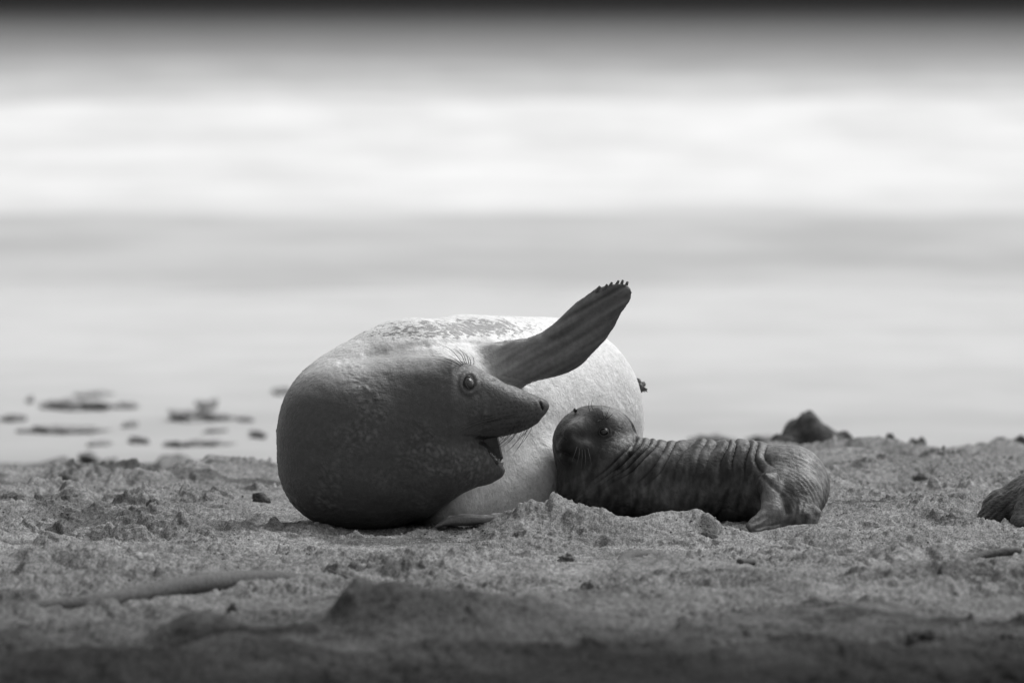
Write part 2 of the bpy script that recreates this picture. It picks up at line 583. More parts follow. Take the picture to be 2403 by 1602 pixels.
mound(620, 1252, -0.9, 0.25, 0.3, 0.0, 1.2)
# near left and far left
mound(120, 1090, 4.4, 0.10, 0.3, 0.0, 0.8)
mound(200, 1120, 3.6, 0.28, 0.6, 0.0, 1.0)
mound(30, 1130, 3.2, 0.25, 0.5, 0.0, 1.0)
mound(170, 1180, 1.2, 0.30, 0.6, 0.0, 0.8)
mound(300, 1205, 0.6, 0.22, 0.5, 0.0, 0.8)
mound(60, 1215, 0.2, 0.30, 0.6, 0.0, 1.0)
mound(420, 1238, -0.2, 0.22, 0.2, 0.0, 1.0)
mound(600, 1170, 1.2, 0.05, 0.10, 0.0, 0.8)
mound(580, 1196, 1.0, 0.10, 0.12, 0.0, 0.8)
# right berm and far right
mound(1980, 1030, 5.0, 0.30, 0.8, 0.0, 1.0)
mound(2100, 1045, 4.8, 0.30, 0.8, 0.0, 1.0)
mound(1850, 1045, 5.8, 0.30, 0.6, 0.0, 1.0)
mound(2300, 1055, 4.7, 0.45, 0.8, 0.0, 1.0)
mound(1700, 1055, 5.0, 0.5, 0.8, 0.0, 1.0)
mound(2230, 1085, 3.2, 0.18, 0.5, 0.0, 0.9)
mound(2310, 1226, -.50, 0.10, 0.14, 0.0, 1.0)
mound(2390, 1078, 3.3, 0.14, 0.4, 0.0, 0.9)
mound(1950, 1110, 2.6, 0.2, 0.5, 0.0, 1.0)
mound(2050, 1140, 1.9, 0.25, 0.4, 0.0, 1.0)
# foreground
mound(850, 1352, -6.4, 0.085, 0.5, 0.0, 0.85)
mound(925, 1374, -6.45, 0.22, 0.55, 0.0, 1.0)
mound(1060, 1392, -6.5, 0.36, 0.8, 0.0, 1.0)
mound(1230, 1418, -6.4, 0.34, 0.8, 0.0, 1.0)
mound(480, 1432, -6.8, 0.16, 0.4, 0.0, 0.9)
mound(700, 1470, -7.0, 0.25, 0.4, 0.0, 1.0)
mound(1330, 1470, -6.9, 0.35, 0.4, 0.0, 1.0)
mound(1050, 1500, -7.6, 0.3, 0.3, 0.0, 1.0)
mound(1750, 1470, -6.9, 0.3, 0.4, 0.0, 1.0)
mound(2330, 1400, -5.2, 0.3, 0.5, 0.0, 1.0)
mound(250, 1360, -3.9, 0.4, 0.35, 0.0, 1.0)
mound(560, 1490, -7.6, 0.25, 0.5, 0.0, 0.9)
mound(1560, 1300, -3.2, 0.20, 0.5, 0.0, 0.8, 0.3)
mound(1500, 1320, -3.4, 0.10, 0.3, 0.0, 0.8)
mound(1720, 1325, -3.5, 0.35, 0.6, 0.0, 1.0)
mound(1640, 1390, -4.8, 0.5, 0.7, 0.0, 1.0)
mound(2150, 1328, -3.6, 0.6, 0.7, 0.0, 1.0)
mound(1610, 1452, -6.6, 0.07, 0.3, 0.0, 0.7)
mound(1560, 1482, -6.9, 0.30, 0.5, 0.0, 1.0)
mound(100, 1300, -2.2, 0.35, 0.6, 0.0, 1.1)
mound(900, 1302, -2.2, 0.20, 0.4, 0.0, 1.1)
mound(2150, 1490, -7.4, 0.25, 0.3, 0.0, 0.7)
mound(2000, 1425, -6.2, 0.5, 0.6, 0.0, 1.0)
mound(1900, 1500, -8.1, 0.4, 0.4, 0.0, 1.0)
mound(300, 1515, -8.4, 0.5, 0.4, 0.0, 1.0)
PITS = [(1395, 1372, 0.10, 0.35, 0.05), (1260, 1385, 0.16, 0.4, 0.03), (200, 1190, 0.12, 0.3, 0.04)]

def ground_h(x, y):
    x = np.asarray(x, dtype=np.float64); y = np.asarray(y, dtype=np.float64)
    wx = x + 0.06 * perlin(x * 4, y * 2.2, 91) + 0.012 * perlin(x * 22, y * 11, 95)
    wy = y + 0.10 * perlin(x * 3, y * 2.4, 92)
    h = 0.014 * perlin(x * 1.1, y * 0.9, 1) + 0.012 * perlin(x * 2.7, y * 2.1, 2)
    patch = sstep(-0.35, 0.45, perlin(x * 1.3 + 4, y * 0.7, 5))
    med = 0.050 * (0.30 - np.abs(perlin(wx * 1.7, wy * 1.05, 6))) + 0.034 * (0.30 - np.abs(perlin(wx * 3.9 + 1, wy * 2.3, 8))) * (0.3 + patch) \
        + 0.020 * sstep(0.10, 0.30, perlin(wx * 3.1 + 7, wy * 1.5, 10)) * (0.4 + 0.9 * patch) + 0.014 * sstep(0.05, 0.20, perlin(wx * 8.3, wy * 4.1, 11)) * patch
    h = h + med * (1 + 0.6 * sstep(0.7, 1.3, np.abs(x + 0.1))) * (1 - 0.2 * sstep(-3.0, -5.0, y)) * (1 - 0.55 * np.exp(-((y + 1.2) / 0.9) ** 2 - (x / 1.3) ** 4)) - 0.006
    acc = 0.0
    for (lx, ly, rx, ry, hh, p, rot) in LUMPS:
        c, s = math.cos(rot), math.sin(rot)
        u, v = ((wx - lx) * c + (wy - ly) * s) / rx, (-(wx - lx) * s + (wy - ly) * c) / ry
        r2 = u * u + v * v
        acc = acc + np.maximum(hh, 0.004) ** 4 * np.exp(-(r2 ** p) * 1.4 * 4)
    h = h * (1 - 0.85 * np.clip(acc ** 0.25 / 0.05, 0, 1)) + acc ** 0.25
    # keep the resting places level
    flat = np.exp(-(((x + 0.15) / 0.85) ** 2) ** 2 - (((y - 0.6) / 1.15) ** 2) ** 2)
    flat2 = np.exp(-(((x - 0.62) / 0.55) ** 2) ** 2 - (((y + 0.02) / 0.36) ** 2) ** 2)
    flat = flat * sstep(-0.48, -0.34, y + 0.04 * perlin(x * 7, y, 3)); flat2 = flat2 * sstep(-0.42, -0.22, y + 0.05 * perlin(x * 8, y, 4) + 0.22 * sstep(0.75, 0.85, x))
    fl = np.clip(flat + flat2, 0, 1)
    h = h * (1 - fl) + 0.012 * fl
    for (px, py, rx, ry, dd) in PITS:
        yy = Yd(py); xx = W(px, py, yy)[0]
        h = h - dd * np.exp(-((wx - xx) / rx) ** 2 - ((wy - yy) / ry) ** 2)
    h = h - 0.038 * sstep(0.8, 4.2, y)
    # far edge: the berm drops to the wet beach
    edge = 5.6 + 0.5 * perlin(x * 0.8, 0 * y, 7) + 1.7 * sstep(0.35, 1.1, x)
    h = h - 0.32 * sstep(0, 3.2, y - edge) - 0.0009 * np.maximum(y - 9, 0) * 4
    return h

def ground_detail(x, y):
    rough = sstep(-0.35, 0.45, perlin(x * 1.6, y * 1.1, 40) + 0.6 * perlin(x * 5, y * 3, 41))
    near = sstep(-6.5, -2.5, y)
    a = np.abs(perlin(x * 11, y * 5, 51)); b = np.abs(perlin(x * 27 + 3, y * 12, 52)); c = np.abs(perlin(x * 58, y * 24, 53)); e = perlin(x * 115, y * 45, 54)
    lump = 0.008 * a + 0.007 * b + 0.0080 * c + 0.0042 * e
    soft = 0.009 * perlin(x * 5.5, y * 2.6, 55) + 0.010 * (0.3 - np.abs(perlin(x * 3.4, y * 2.2, 60))) + 0.0016 * perlin(x * 75, y * 60, 56)
    clods = 0.010 * sstep(0.26, 0.40, perlin(x * 17, y * 9, 57)) + 0.018 * sstep(0.32, 0.40, perlin(x * 7 + 2, y * 4, 59) + 0.12 * b) * (0.5 + a)
    tread = sstep(0.10, 0.5, perlin(x * 2.3, y * 1.3, 58))
    d = lump * (0.35 + 0.9 * rough) + soft + clods * rough - 0.02 * tread * a
    d = d - 0.005
    fade = 1 - 0.9 * sstep(6.5, 10.0, y)
    return d * fade * (1 - 0.30 * sstep(-4.0, -6.5, y))

GX = np.concatenate([-np.geomspace(60, 2.05, 60), axis([(-2.0, 2.0, 0.0052)]), np.geomspace(2.05, 60, 60)])
GY = np.concatenate([-np.geomspace(70, 11.0, 50), axis([(-10.6, -2.5, 0.0125), (-2.5, 2.5, 0.009), (2.5, 6.5, 0.012), (6.5, 14, 0.06)]), np.geomspace(14.5, 62, 70)])
X2, Y2 = np.meshgrid(GX, GY)
Z2 = ground_h(X2, Y2) + ground_detail(X2, Y2)
nyy, nxx = X2.shape
# bottom-edge shade painted into the sand towards the camera, plus random wet spots
shade_y = Y2 + 0.9 * perlin(X2 * 0.8, Y2 * 0.5, 71) + 0.45 * perlin(X2 * 4, Y2 * 2, 72)
tone = 0.178 * np.interp(shade_y, [-10, -8.6, -7.9, -6.7, -5.5, -4.4, -3, -2], [.04, .08, .18, .45, .64, .80, .95, 1.0])
tone = tone * (1 + 0.16 * perlin(X2 * 2.2, Y2 * 1.2, 73) + 0.12 * perlin(X2 * 9, Y2 * 5, 74))
wetspot = sstep(0.30, 0.62, perlin(X2 * 1.7 + 8, Y2 * 1.5, 75) + 0.35 * perlin(X2 * 14, Y2 * 8, 76))
tone = tone * (1 - 0.50 * wetspot)
for (px, y_, rx, ry, am) in ((900, -6.6, 0.22, 0.7, .17), (1120, -6.7, 0.40, 0.7, .14), (480, -7.0, 0.22, 0.5, .25), (1395, -4.5, .10, .4, .3), (180, 1.2, .22, .5, .3), (1610, -6.7, .08, .3, .3)):   # shaded faces of the mounds, painted darker
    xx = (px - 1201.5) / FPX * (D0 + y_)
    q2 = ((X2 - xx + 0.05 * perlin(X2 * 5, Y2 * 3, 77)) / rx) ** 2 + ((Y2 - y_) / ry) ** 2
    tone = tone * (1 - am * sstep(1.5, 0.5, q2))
i0 = (np.arange(nyy - 1)[:, None] * nxx + np.arange(nxx - 1)[None, :]).ravel()
Fg = np.stack([i0, i0 + 1, i0 + nxx + 1, i0 + nxx], 1)
# the sand sheet ends where the smooth wet beach takes over
keep = GY[:-1] < 13.4
Fg = Fg.reshape(nyy - 1, nxx - 1, 4)[keep].reshape(-1, 4)
nk = (int(keep.sum()) + 1) * nxx
Vg = np.stack([X2.ravel(), Y2.ravel(), Z2.ravel()], 1)[:nk]
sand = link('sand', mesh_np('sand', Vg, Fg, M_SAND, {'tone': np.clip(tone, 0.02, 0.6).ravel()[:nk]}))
tag(sand, kind='structure')
del X2, Y2, Z2, shade_y, tone, wetspot

def gz(x, y):
    return float(ground_h(np.array([x]), np.array([y]))[0] + ground_detail(np.array([x]), np.array([y]))[0])

# wet beach beyond the berm
bx = np.linspace(-60, 60, 241); by = np.concatenate([np.linspace(9, 13, 20), np.geomspace(13.3, 90, 160)])
BX, BY = np.meshgrid(bx, by)
def beach_z(x, y):
    return -0.325 - 0.0036 * np.maximum(np.asarray(y) - 9, 0) + 0.006 * perlin(np.asarray(x) * 0.5, np.asarray(y) * 0.3, 81)
BZ = beach_z(BX, BY) - 0.06 * sstep(14.0, 12.6, BY)
i0 = (np.arange(len(by) - 1)[:, None] * len(bx) + np.arange(len(bx) - 1)[None, :]).ravel()
wet = link('wet_beach', mesh_np('wet_beach', np.stack([BX.ravel(), BY.ravel(), BZ.ravel()], 1), np.stack([i0, i0 + 1, i0 + len(bx) + 1, i0 + len(bx)], 1), M_WET))
tag(wet, kind='structure')

# sea: swash, rolling surf, then open water to the horizon
SEA_Z = -0.46
sx = np.concatenate([-np.geomspace(4000, 62, 25), np.linspace(-60, 60, 121), np.geomspace(62, 4000, 25)])
sy = np.concatenate([np.linspace(30, 260, 460), np.geomspace(262, 9000, 60)])
SX, SY = np.meshgrid(sx, sy)
crest = 0.0
for (yc_, hh, ww, sd) in ((88, 0.10, 2.5, 1), (104, 0.22, 3.0, 2), (128, 0.35, 4.0, 3), (155, 0.45, 5.0, 4), (190, 0.5, 6.0, 5), (228, 0.5, 7.0, 6)):
    yy = SY - yc_ - 5 * perlin(SX * 0.03, SX * 0 + sd, sd)
    crest = crest + hh * np.exp(-(yy / ww) ** 2) * (0.75 + 0.4 * perlin(SX * 0.07, SX * 0, sd + 20))
SZ = SEA_Z + crest + 0.015 * perlin(SX * 0.4, SY * 0.5, 31) * sstep(60, 90, SY)
i0 = (np.arange(len(sy) - 1)[:, None] * len(sx) + np.arange(len(sx) - 1)[None, :]).ravel()
sea = link('sea', mesh_np('sea', np.stack([SX.ravel(), SY.ravel(), SZ.ravel()], 1), np.stack([i0, i0 + 1, i0 + len(sx) + 1, i0 + len(sx)], 1), M_SEA))
tag(sea, kind='structure')

# ------------------------------------------------------------------ the mother
def Pz(px, y, z):
    return ((px - 1201.5) / FPX * (D0 + y), y, z)
S_ = Pz(866, 0.10, 0.325); A_ = Pz(968, 0.17, 0.350); B_ = Pz(1095, 0.50, 0.355); C_ = Pz(1277, 0.95, 0.340); D_ = Pz(1330, 1.45, 0.27); E_ = Pz(1305, 1.95, 0.16); F_ = Pz(1280, 2.30, 0.08)
torso_f = [cone(S_, A_, 0.305, 0.346), cone(A_, B_, 0.346, 0.356), cone(B_, C_, 0.356, 0.350), cone(C_, D_, 0.350, 0.27), cone(D_, E_, 0.27, 0.15), cone(E_, F_, 0.15, 0.06)]
neck_c = W(850, 1043, -0.06)
neck_f = ellipsoid(neck_c, (0.292, 0.30, 0.292), 2.5)
YH = -0.27
def hs(rows, y0=YH):
    out = []
    for (px, t, b, h) in rows:
        out.append((W(px, t, y0)[0], W(px, t, y0)[2], W(px, b, y0)[2], h * M))
    return out
yc_head = [(W(800, 0, YH)[0], -0.07), (W(950, 0, YH)[0], -0.15), (W(1060, 0, YH)[0], -0.24), (W(1290, 0, YH)[0], -0.30)]
skull_f = loft_x(hs([(1287, 944, 958, 6), (1283, 939, 966, 12), (1275, 934, 975, 21), (1262, 929, 990, 31), (1245, 922, 1003, 40), (1220, 912, 1014, 49), (1190, 898, 1021, 55), (1160, 883, 1027, 62),
                     (1130, 868, 1032, 72), (1100, 854, 1058, 85), (1060, 843, 1110, 104), (1010, 838, 1160, 119), (950, 841, 1195, 130), (890, 858, 1200, 120), (830, 910, 1160, 80), (780, 980, 1100, 50)]), yc_head)
jaw_f = loft_x(hs([(1185, 1100, 1108, 8), (1180, 1091, 1117, 18), (1170, 1072, 1124, 26), (1155, 1054, 1132, 35), (1140, 1038, 1138, 45), (1120, 1026, 1143, 60), (1090, 1000, 1156, 80),
                   (1050, 960, 1182, 105), (1000, 930, 1218, 120), (940, 910, 1230, 128), (880, 940, 1215, 100), (820, 980, 1160, 50)]), yc_head)
def wx_(pts, y):
    return [(W(a, b, y)[0], W(a, b, y)[2]) for a, b in pts]
YF = 0.02
flip_poly = wx_([(1040, 830), (1100, 815), (1186, 799), (1234, 794), (1272, 779), (1301, 758), (1330, 729), (1354, 706), (1383, 685), (1402, 671), (1412, 670), (1425, 666), (1440, 664), (1455, 661), (1468, 663), (1478, 670),
                 (1483, 682), (1481, 694), (1475, 707), (1458, 734), (1441, 764), (1421, 797), (1402, 816), (1377, 843), (1362, 857), (1339, 871), (1303, 884), (1257, 893), (1235, 905), (1190, 915), (1120, 925), (1060, 900)], YF)
def ridges(u, v):
    w = 0.055 + 0.03 * (1 - np.clip(u, 0, 1))
    k = sstep(0.35, 0.95, u)
    return 0.0055 * k * np.cos((v / w + 0.25) * 2 * math.pi * 1.55) - 0.0012 * k
fa, fb = wx_([(1130, 862), (1462, 672)], YF)
flip_f = leaf(flip_poly, fa, fb, (0.060, 0.011), (0.070, 0.030), (0.10, -0.10), ridges)
armpit_f = cone(W(1120, 870, 0.16), W(1265, 848, 0.07), 0.105, 0.060, (1, 1.0, 0.85))
low_flip_poly = wx_([(1010, 1240), (1050, 1212), (1090, 1206), (1140, 1210), (1180, 1204), (1230, 1196), (1230, 1222), (1170, 1236), (1120, 1232), (1060, 1232)], -0.30)
low_f = leaf(low_flip_poly, wx_([(1230, 1210)], -.3)[0], wx_([(1010, 1238)], -.3)[0], (0.05, 0.02), (0.012, 0.010), (-0.20, -0.33))
breast_f = cone(Pz(1060, -0.02, 0.10), Pz(1240, 0.28, 0.14), 0.12, 0.15, (1, 1, 1))

gm = Field(axis([(-0.86, -0.30, 0.0065), (-0.30, 0.14, 0.0040), (0.14, 0.56, 0.0055)]),
           axis([(-0.47, 0.0, 0.0048), (0.0, 0.45, 0.0065), (0.45, 1.2, 0.012), (1.2, 2.5, 0.022)]),
           axis([(-0.03, 0.24, 0.0065), (0.24, 0.62, 0.0042), (0.62, 0.90, 0.0055)]))
ends = [(S_, A_, .36), (A_, B_, .36), (B_, C_, .36), (C_, D_, .35), (D_, E_, .28), (E_, F_, .16)]
for i_, (fn, (a, b, r)) in enumerate(zip(torso_f, ends)): gm.apply(fn, box_of(a, b, r=r + 0.1), 0.06 if i_ < 2 else 0.012)
gm.apply(breast_f, box_of(Pz(1060, -0.02, 0.1), Pz(1240, 0.28, 0.14), r=0.3), 0.10)
for dx in (-0.13, 0.14):   # hind flippers trailing behind
    gm.apply(cone(F_, (F_[0] + dx, 2.42, 0.05), 0.05, 0.025, (1, 1, 0.8)), box_of(F_, (F_[0] + dx, 2.42, 0.05), r=0.15), 0.05)
HB = [(-0.72, 0.20), (-0.47, 0.35), (-0.03, 0.62)]
hg = Field(*gm.ax)
hg.apply(neck_f, [(-0.86, -0.1), (-0.47, 0.45), (-0.03, 0.65)], 0.001)
hg.apply(skull_f, HB, 0.06)
hg.apply(jaw_f, HB, 0.015)
# nostril, mouth corner and cheek fold
nst = W(1271, 951, YH - 0.045)
hg.apply(cone(W(1266, 940, -0.325), W(1273, 960, -0.320), 0.0022, 0.0030, (1, 4, 1)), box_of(nst, r=0.08), 0.004, True)
k = 0.045
hh = np.maximum(k - np.abs(gm.f - hg.f), 0) / k
gm.f = (np.minimum(gm.f, hg.f) - hh * hh * k * 0.25).astype(np.float32)
HF = hg.f; del hg, hh
gm.apply(armpit_f, box_of(W(1120, 870, 0.16), W(1265, 848, 0.07), r=0.2), 0.07)
gm.apply(flip_f, [(-0.30, 0.45), (-0.20, 0.30), (0.35, 0.90)], 0.035)
gm.apply(low_f, [(-0.35, 0.10), (-0.47, 0.1), (-0.03, 0.15)], 0.02)
Vm, Fm = gm.nets()
Vm = relax(Vm, Fm, 2, 0.5)
Nm = vnormals(Vm, Fm)
x, y, z = Vm.T

def pix(V):
    """photograph pixel of each vertex (used only to find places on the body while modelling it)"""
    dy = V[:, 1] + D0; dz = V[:, 2] - H0
    fw = dy * cp - dz * sp; up = dy * sp + dz * cp
    return 1201.5 + FPX * V[:, 0] / fw, 801.0 - FPX * up / fw
hx, hy = pix(Vm)
front = y < 0.0
d_head = np.minimum(np.minimum(neck_f(x, y, z), skull_f(x, y, z)), jaw_f(x, y, z))
d_flip = flip_f(x, y, z)
# --- modelled relief: eye socket, brow, muzzle pad furrows, skin folds
disp = np.zeros(len(Vm))
ex, ey = 1101, 898
er = np.hypot((hx - ex) / 15.0, (hy - ey) / 19.0)
fr = (y < -0.1)
disp -= 0.008 * np.exp(-(er / 0.95) ** 4) * fr
disp += 0.0028 * np.exp(-((er - 1.25) / 0.28) ** 2) * fr
disp -= 0.0016 * np.exp(-((er - 1.85) / 0.25) ** 2) * fr
disp -= 0.003 * np.exp(-((hx - 1125) / 30) ** 2 - ((hy - 925) / 16) ** 2) * fr
disp += 0.004 * np.exp(-((hx - 1225) / 40) ** 2 - ((hy - 985) / 22) ** 2) * fr
def seg_d(ax, ay, bx, by):
    t = np.clip(((hx - ax) * (bx - ax) + (hy - ay) * (by - ay)) / ((bx - ax) ** 2 + (by - ay) ** 2), 0, 1)
    return np.hypot(hx - ax - t * (bx - ax), hy - ay - t * (by - ay))
for (a, b, c, d, w, am) in ((1126, 1029, 1085, 1022, 4, .003), (1122, 1034, 1078, 1062, 5, .002), (1266, 958, 1252, 985, 3, .0018), (1258, 950, 1244, 978, 3, .0014), (1128, 1085, 1100, 1130, 6, .002),
                           (905, 880, 820, 905, 6, .004), (800, 905, 760, 950, 7, .004), (760, 985, 735, 1050, 5, .003), (1000, 858, 930, 870, 8, .003), (745, 1000, 700, 1040, 4, .002)):
    disp -= am * np.exp(-(seg_d(a, b, c, d) / w) ** 2) * fr * (1.0 if a > 1010 else 0.45)
# folds on the shoulder and under the arm
for (a, b, c, d, w, am) in ((1030, 800, 1180, 803, 5, .004), (1000, 812, 1120, 800, 5, .003), (860, 828, 1000, 806, 9, .006), (800, 850, 900, 826, 8, .005), (940, 790, 1060, 783, 8, .003),
                           (1160, 893, 1245, 905, 4, .004), (1180, 882, 1250, 898, 3, .003), (1275, 790, 1330, 815, 9, .004), (1290, 800, 1400, 770, 7, .002)):
    disp -= 1.0 * am * np.exp(-(seg_d(a, b, c, d) / w) ** 2) * (y < 0.35)
disp += 0.0022 * noise3(x * 14, y * 14, z * 14, 3) + 0.0011 * noise3(x * 40, y * 40, z * 40, 4) * (d_flip > 0.02)
cheek = (d_head < 0.02) & (hx < 1120)
patch = sstep(-0.1, 0.5, noise3(x * 7, y * 7, z * 7, 16))
disp += 0.0042 * np.abs(noise3(x * 62, y * 62, z * 62, 6)) * cheek * (0.15 + patch)
Vm = Vm + Nm * disp[:, None]
x, y, z = Vm.T
def tri(f, ax, P):
    ii, fr_ = [], []
    for i in range(3):
        k_ = np.clip(np.searchsorted(ax[i], P[:, i]) - 1, 0, len(ax[i]) - 2)
        ii.append(k_); fr_.append(np.clip((P[:, i] - ax[i][k_]) / (ax[i][k_ + 1] - ax[i][k_]), 0, 1))
    out = 0
    for a in (0, 1):
        for b in (0, 1):
            for c in (0, 1):
                out = out + f[ii[0] + a, ii[1] + b, ii[2] + c] * (fr_[0] if a else 1 - fr_[0]) * (fr_[1] if b else 1 - fr_[1]) * (fr_[2] if c else 1 - fr_[2])
    return out
d_head = tri(HF, gm.ax, Vm); del HF
# --- coat: dark face, neck and flippers, pale flank and belly
n1 = noise3(x * 5, y * 5, z * 5, 11); n2 = noise3(x * 16, y * 16, z * 16, 12)
pale = 0.55 + 0.03 * n1
dk = (0.078 + 0.005 * n1 + 0.004 * n2) * (1 + 0.9 * patch * np.clip(np.abs(noise3(x * 55, y * 55, z * 55, 17)) * 2 - 0.3, -0.2, 1))
wh = 1 - sstep(0.010, 0.055, d_head + 0.006 * n2)
# the coat of the neck grades into the pale back over the upper left
wh = wh * (1 - 0.75 * sstep(0.05, -0.16, (hy - 905) * M + (hx - 800) * M * 0.15 + 0.02 * n1) * (d_head > -0.02) * sstep(960, 790, hx))
wh = wh * (1 - 0.35 * sstep(885, 845, hy + 8 * n2) * sstep(1060, 1000, hx))
t_ = pale * (1 - wh) + dk * wh
wf = 1 - sstep(0.0, 0.05, d_flip)
u_ = np.clip((hx - 1080) / 250.0, 0, 1)
fl_tone = 0.38 * (1 - sstep(0.0, 1.0, u_ + 0.10 * n2)) + 0.15 * sstep(0.0, 1.0, u_ + 0.10 * n2) + 0.006 * n2
vv = (-(x - fa[0]) * (fb[1] - fa[1]) + (z - fa[1]) * (fb[0] - fa[0])) / math.hypot(fb[0] - fa[0], fb[1] - fa[1]); uu = ((x - fa[0]) * (fb[0] - fa[0]) + (z - fa[1]) * (fb[1] - fa[1]))
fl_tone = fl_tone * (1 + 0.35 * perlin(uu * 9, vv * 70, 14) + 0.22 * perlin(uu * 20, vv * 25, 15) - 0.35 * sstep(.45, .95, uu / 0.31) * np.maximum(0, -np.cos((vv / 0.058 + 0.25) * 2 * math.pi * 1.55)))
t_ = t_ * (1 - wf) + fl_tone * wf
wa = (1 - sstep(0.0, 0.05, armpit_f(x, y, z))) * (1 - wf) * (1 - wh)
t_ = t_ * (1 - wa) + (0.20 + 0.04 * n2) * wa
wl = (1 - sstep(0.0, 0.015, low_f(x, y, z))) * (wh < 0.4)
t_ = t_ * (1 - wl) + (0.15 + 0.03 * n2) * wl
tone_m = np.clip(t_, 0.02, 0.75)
# follicle dots on the muzzle pad
random.seed(4)
FOL = []
for r in range(6):
    for c in range(9):
        FOL.append((1250 - c * 10.5 + r * 3 + random.uniform(-2.5, 2.5), 938 + r * 11.5 + c * 1.3 + random.uniform(-2, 2)))
FOL = [p for p in FOL if p[1] < 1010 and p[0] < 1262 and p[1] > 905 + (1262 - p[0]) * 0.1]
for (a, b) in FOL:
    w = np.exp(-(np.hypot((hx - a) / 3.0, (hy - b) / 1.9)) ** 2) * fr
    tone_m *= (1 - 0.65 * w)
tone_m *= 1 - 0.22 * np.exp(-((er - 1.55) / 0.14) ** 2) * fr
tone_m *= 1 + 0.15 * np.exp(-((er - 1.2) / 0.16) ** 2) * fr
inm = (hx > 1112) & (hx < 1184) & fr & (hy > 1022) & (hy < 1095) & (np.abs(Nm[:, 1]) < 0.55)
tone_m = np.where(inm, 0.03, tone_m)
mud = 0.95 * np.exp(-((hx - 1150) / 140) ** 2 - ((hy - 768) / 30) ** 2) + 0.75 * np.exp(-((hx - 940) / 170) ** 2 - ((hy - 775) / 30) ** 2) + 0.5 * np.exp(-((hx - 800) / 70) ** 2 - ((hy - 830) / 50) ** 2) + 0.35 * np.exp(-((hx - 1300) / 50) ** 2 - ((hy - 910) / 40) ** 2) \
    + 0.5 * np.exp(-((hx - 1410) / 18) ** 2 - ((hy - 930) / 30) ** 2) + 0.5 * np.exp(-((hx - 790) / 60) ** 2 - ((hy - 925) / 22) ** 2) + 0.45 * np.exp(-(np.abs(hx - 1030 - (1240 - hy)) / 12) ** 2) * (hy > 1150) * (hy < 1235) * (hx > 1030) \
    + 0.45 * np.exp(-((hx - (1470 + (hy - 860) * 0.25)) / 12) ** 2) * (hy > 800) * (hy < 1010) * (hx > 1400)
mud = np.where(wf > 0.3, 0, mud)
mother = empty('elephant_seal', (Pz(980, 0.4, 0)), 'big pale seal curled on the sand, dark face open-mouthed, one flipper raised', 'seal')
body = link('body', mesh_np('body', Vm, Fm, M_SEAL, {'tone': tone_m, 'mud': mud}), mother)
del gm

def surf_y(V, F_hx, F_hy, px, py, r=3.0):
    """nearest (front-most) depth of a skin under a pixel"""
    s = np.hypot(F_hx - px, F_hy - py) < r
    return float(V[s, 1].min()) if s.any() else YH

# eye
eyY = surf_y(Vm, hx, hy, ex - 19, ey + 1, 3)
ec = Vector(W(ex, ey, eyY + 0.016))
Vs, Fs = sphere_np(36, 24)
def ball(name, c, r, m, parent):
    me = bpy.data.meshes.new(name); me.from_pydata([tuple(v * np.array(r)) for v in Vs], [], Fs)
    for p in me.polygons: p.use_smooth = True
    me.materials.append(m)
    o = bpy.data.objects.new(name, me); COL.objects.link(o); o.parent = parent
    o.matrix_parent_inverse = parent.matrix_basis.inverted(); o.location = c
    return o
eye = ball('eye', ec, (0.0170, 0.018, 0.0225), M_EYE, mother)
eye.rotation_euler = (0, math.radians(-12), 0)
pupil = ball('pupil', ec + Vector((0.0015, -0.0100, -0.002)), (0.0118, 0.0115, 0.0178), M_IRIS, mother)
pupil.rotation_euler = (0, math.radians(-14), 0)
pupil.parent = eye; pupil.matrix_parent_inverse = (eye.matrix_parent_inverse.inverted() @ eye.matrix_basis).inverted()
pupil.location = (0.0015, -0.0100, -0.002)
pupil.matrix_parent_inverse.identity()
ring = []
for a in range(25):
    w = 2 * math.pi * a / 24
    ring.append((ec[0] + 0.0165 * math.cos(w) * 0.95 - 0.004 * math.sin(w), ec[1] - 0.0105 + 0.002 * math.cos(w), ec[2] + 0.0225 * math.sin(w)))
lid = link('eyelid', tube_me('eyelid', [(a_ - 0.0 , b_ + 0.0015, c_) for a_, b_, c_ in ring], [0.0016 + 0.0012 * abs(math.sin(math.pi * i_ / 24)) for i_ in range(25)], M_LIDM, 8, 3), mother)

# mouth lining, tongue and teeth
ml = []
mp = [(1118, 1020), (1168, 1018), (1174, 1045), (1181, 1074), (1172, 1086), (1150, 1078), (1130, 1060), (1116, 1036)]
def slab(name, pts, y0, y1, m, parent, bevel=0.004):
    n = len(pts); V = []; 
    cx = sum(p[0] for p in pts) / n; cy = sum(p[1] for p in pts) / n
    for (yy, s) in ((y0, 0.86), (y0 + bevel, 1.0), (y1 - bevel, 1.0), (y1, 0.86)):
        for (a, b) in pts: V.append(W(cx + (a - cx) * s, cy + (b - cy) * s, yy))
    F = [tuple(range(n))[::-1], tuple(range(3 * n, 4 * n))]
    for k in range(3):
        for i in range(n): F.append((k * n + i, k * n + (i + 1) % n, (k + 1) * n + (i + 1) % n, (k + 1) * n + i))
    me = bpy.data.meshes.new(name); me.from_pydata(V, [], F)
    for p in me.polygons: p.use_smooth = False
    me.materials.append(m)
    return link(name, me, parent)
slab('mouth_lining', mp, YH - 0.01, YH + 0.045, M_MOUTH, mother, 0.012)
link('tongue', tube_me('tongue', [W(1122, 1048, YH - .02), W(1145, 1068, YH - .025), W(1168, 1090, YH - .03)], [0.016, 0.017, 0.008], M_MOUTH, 12, 6), mother)
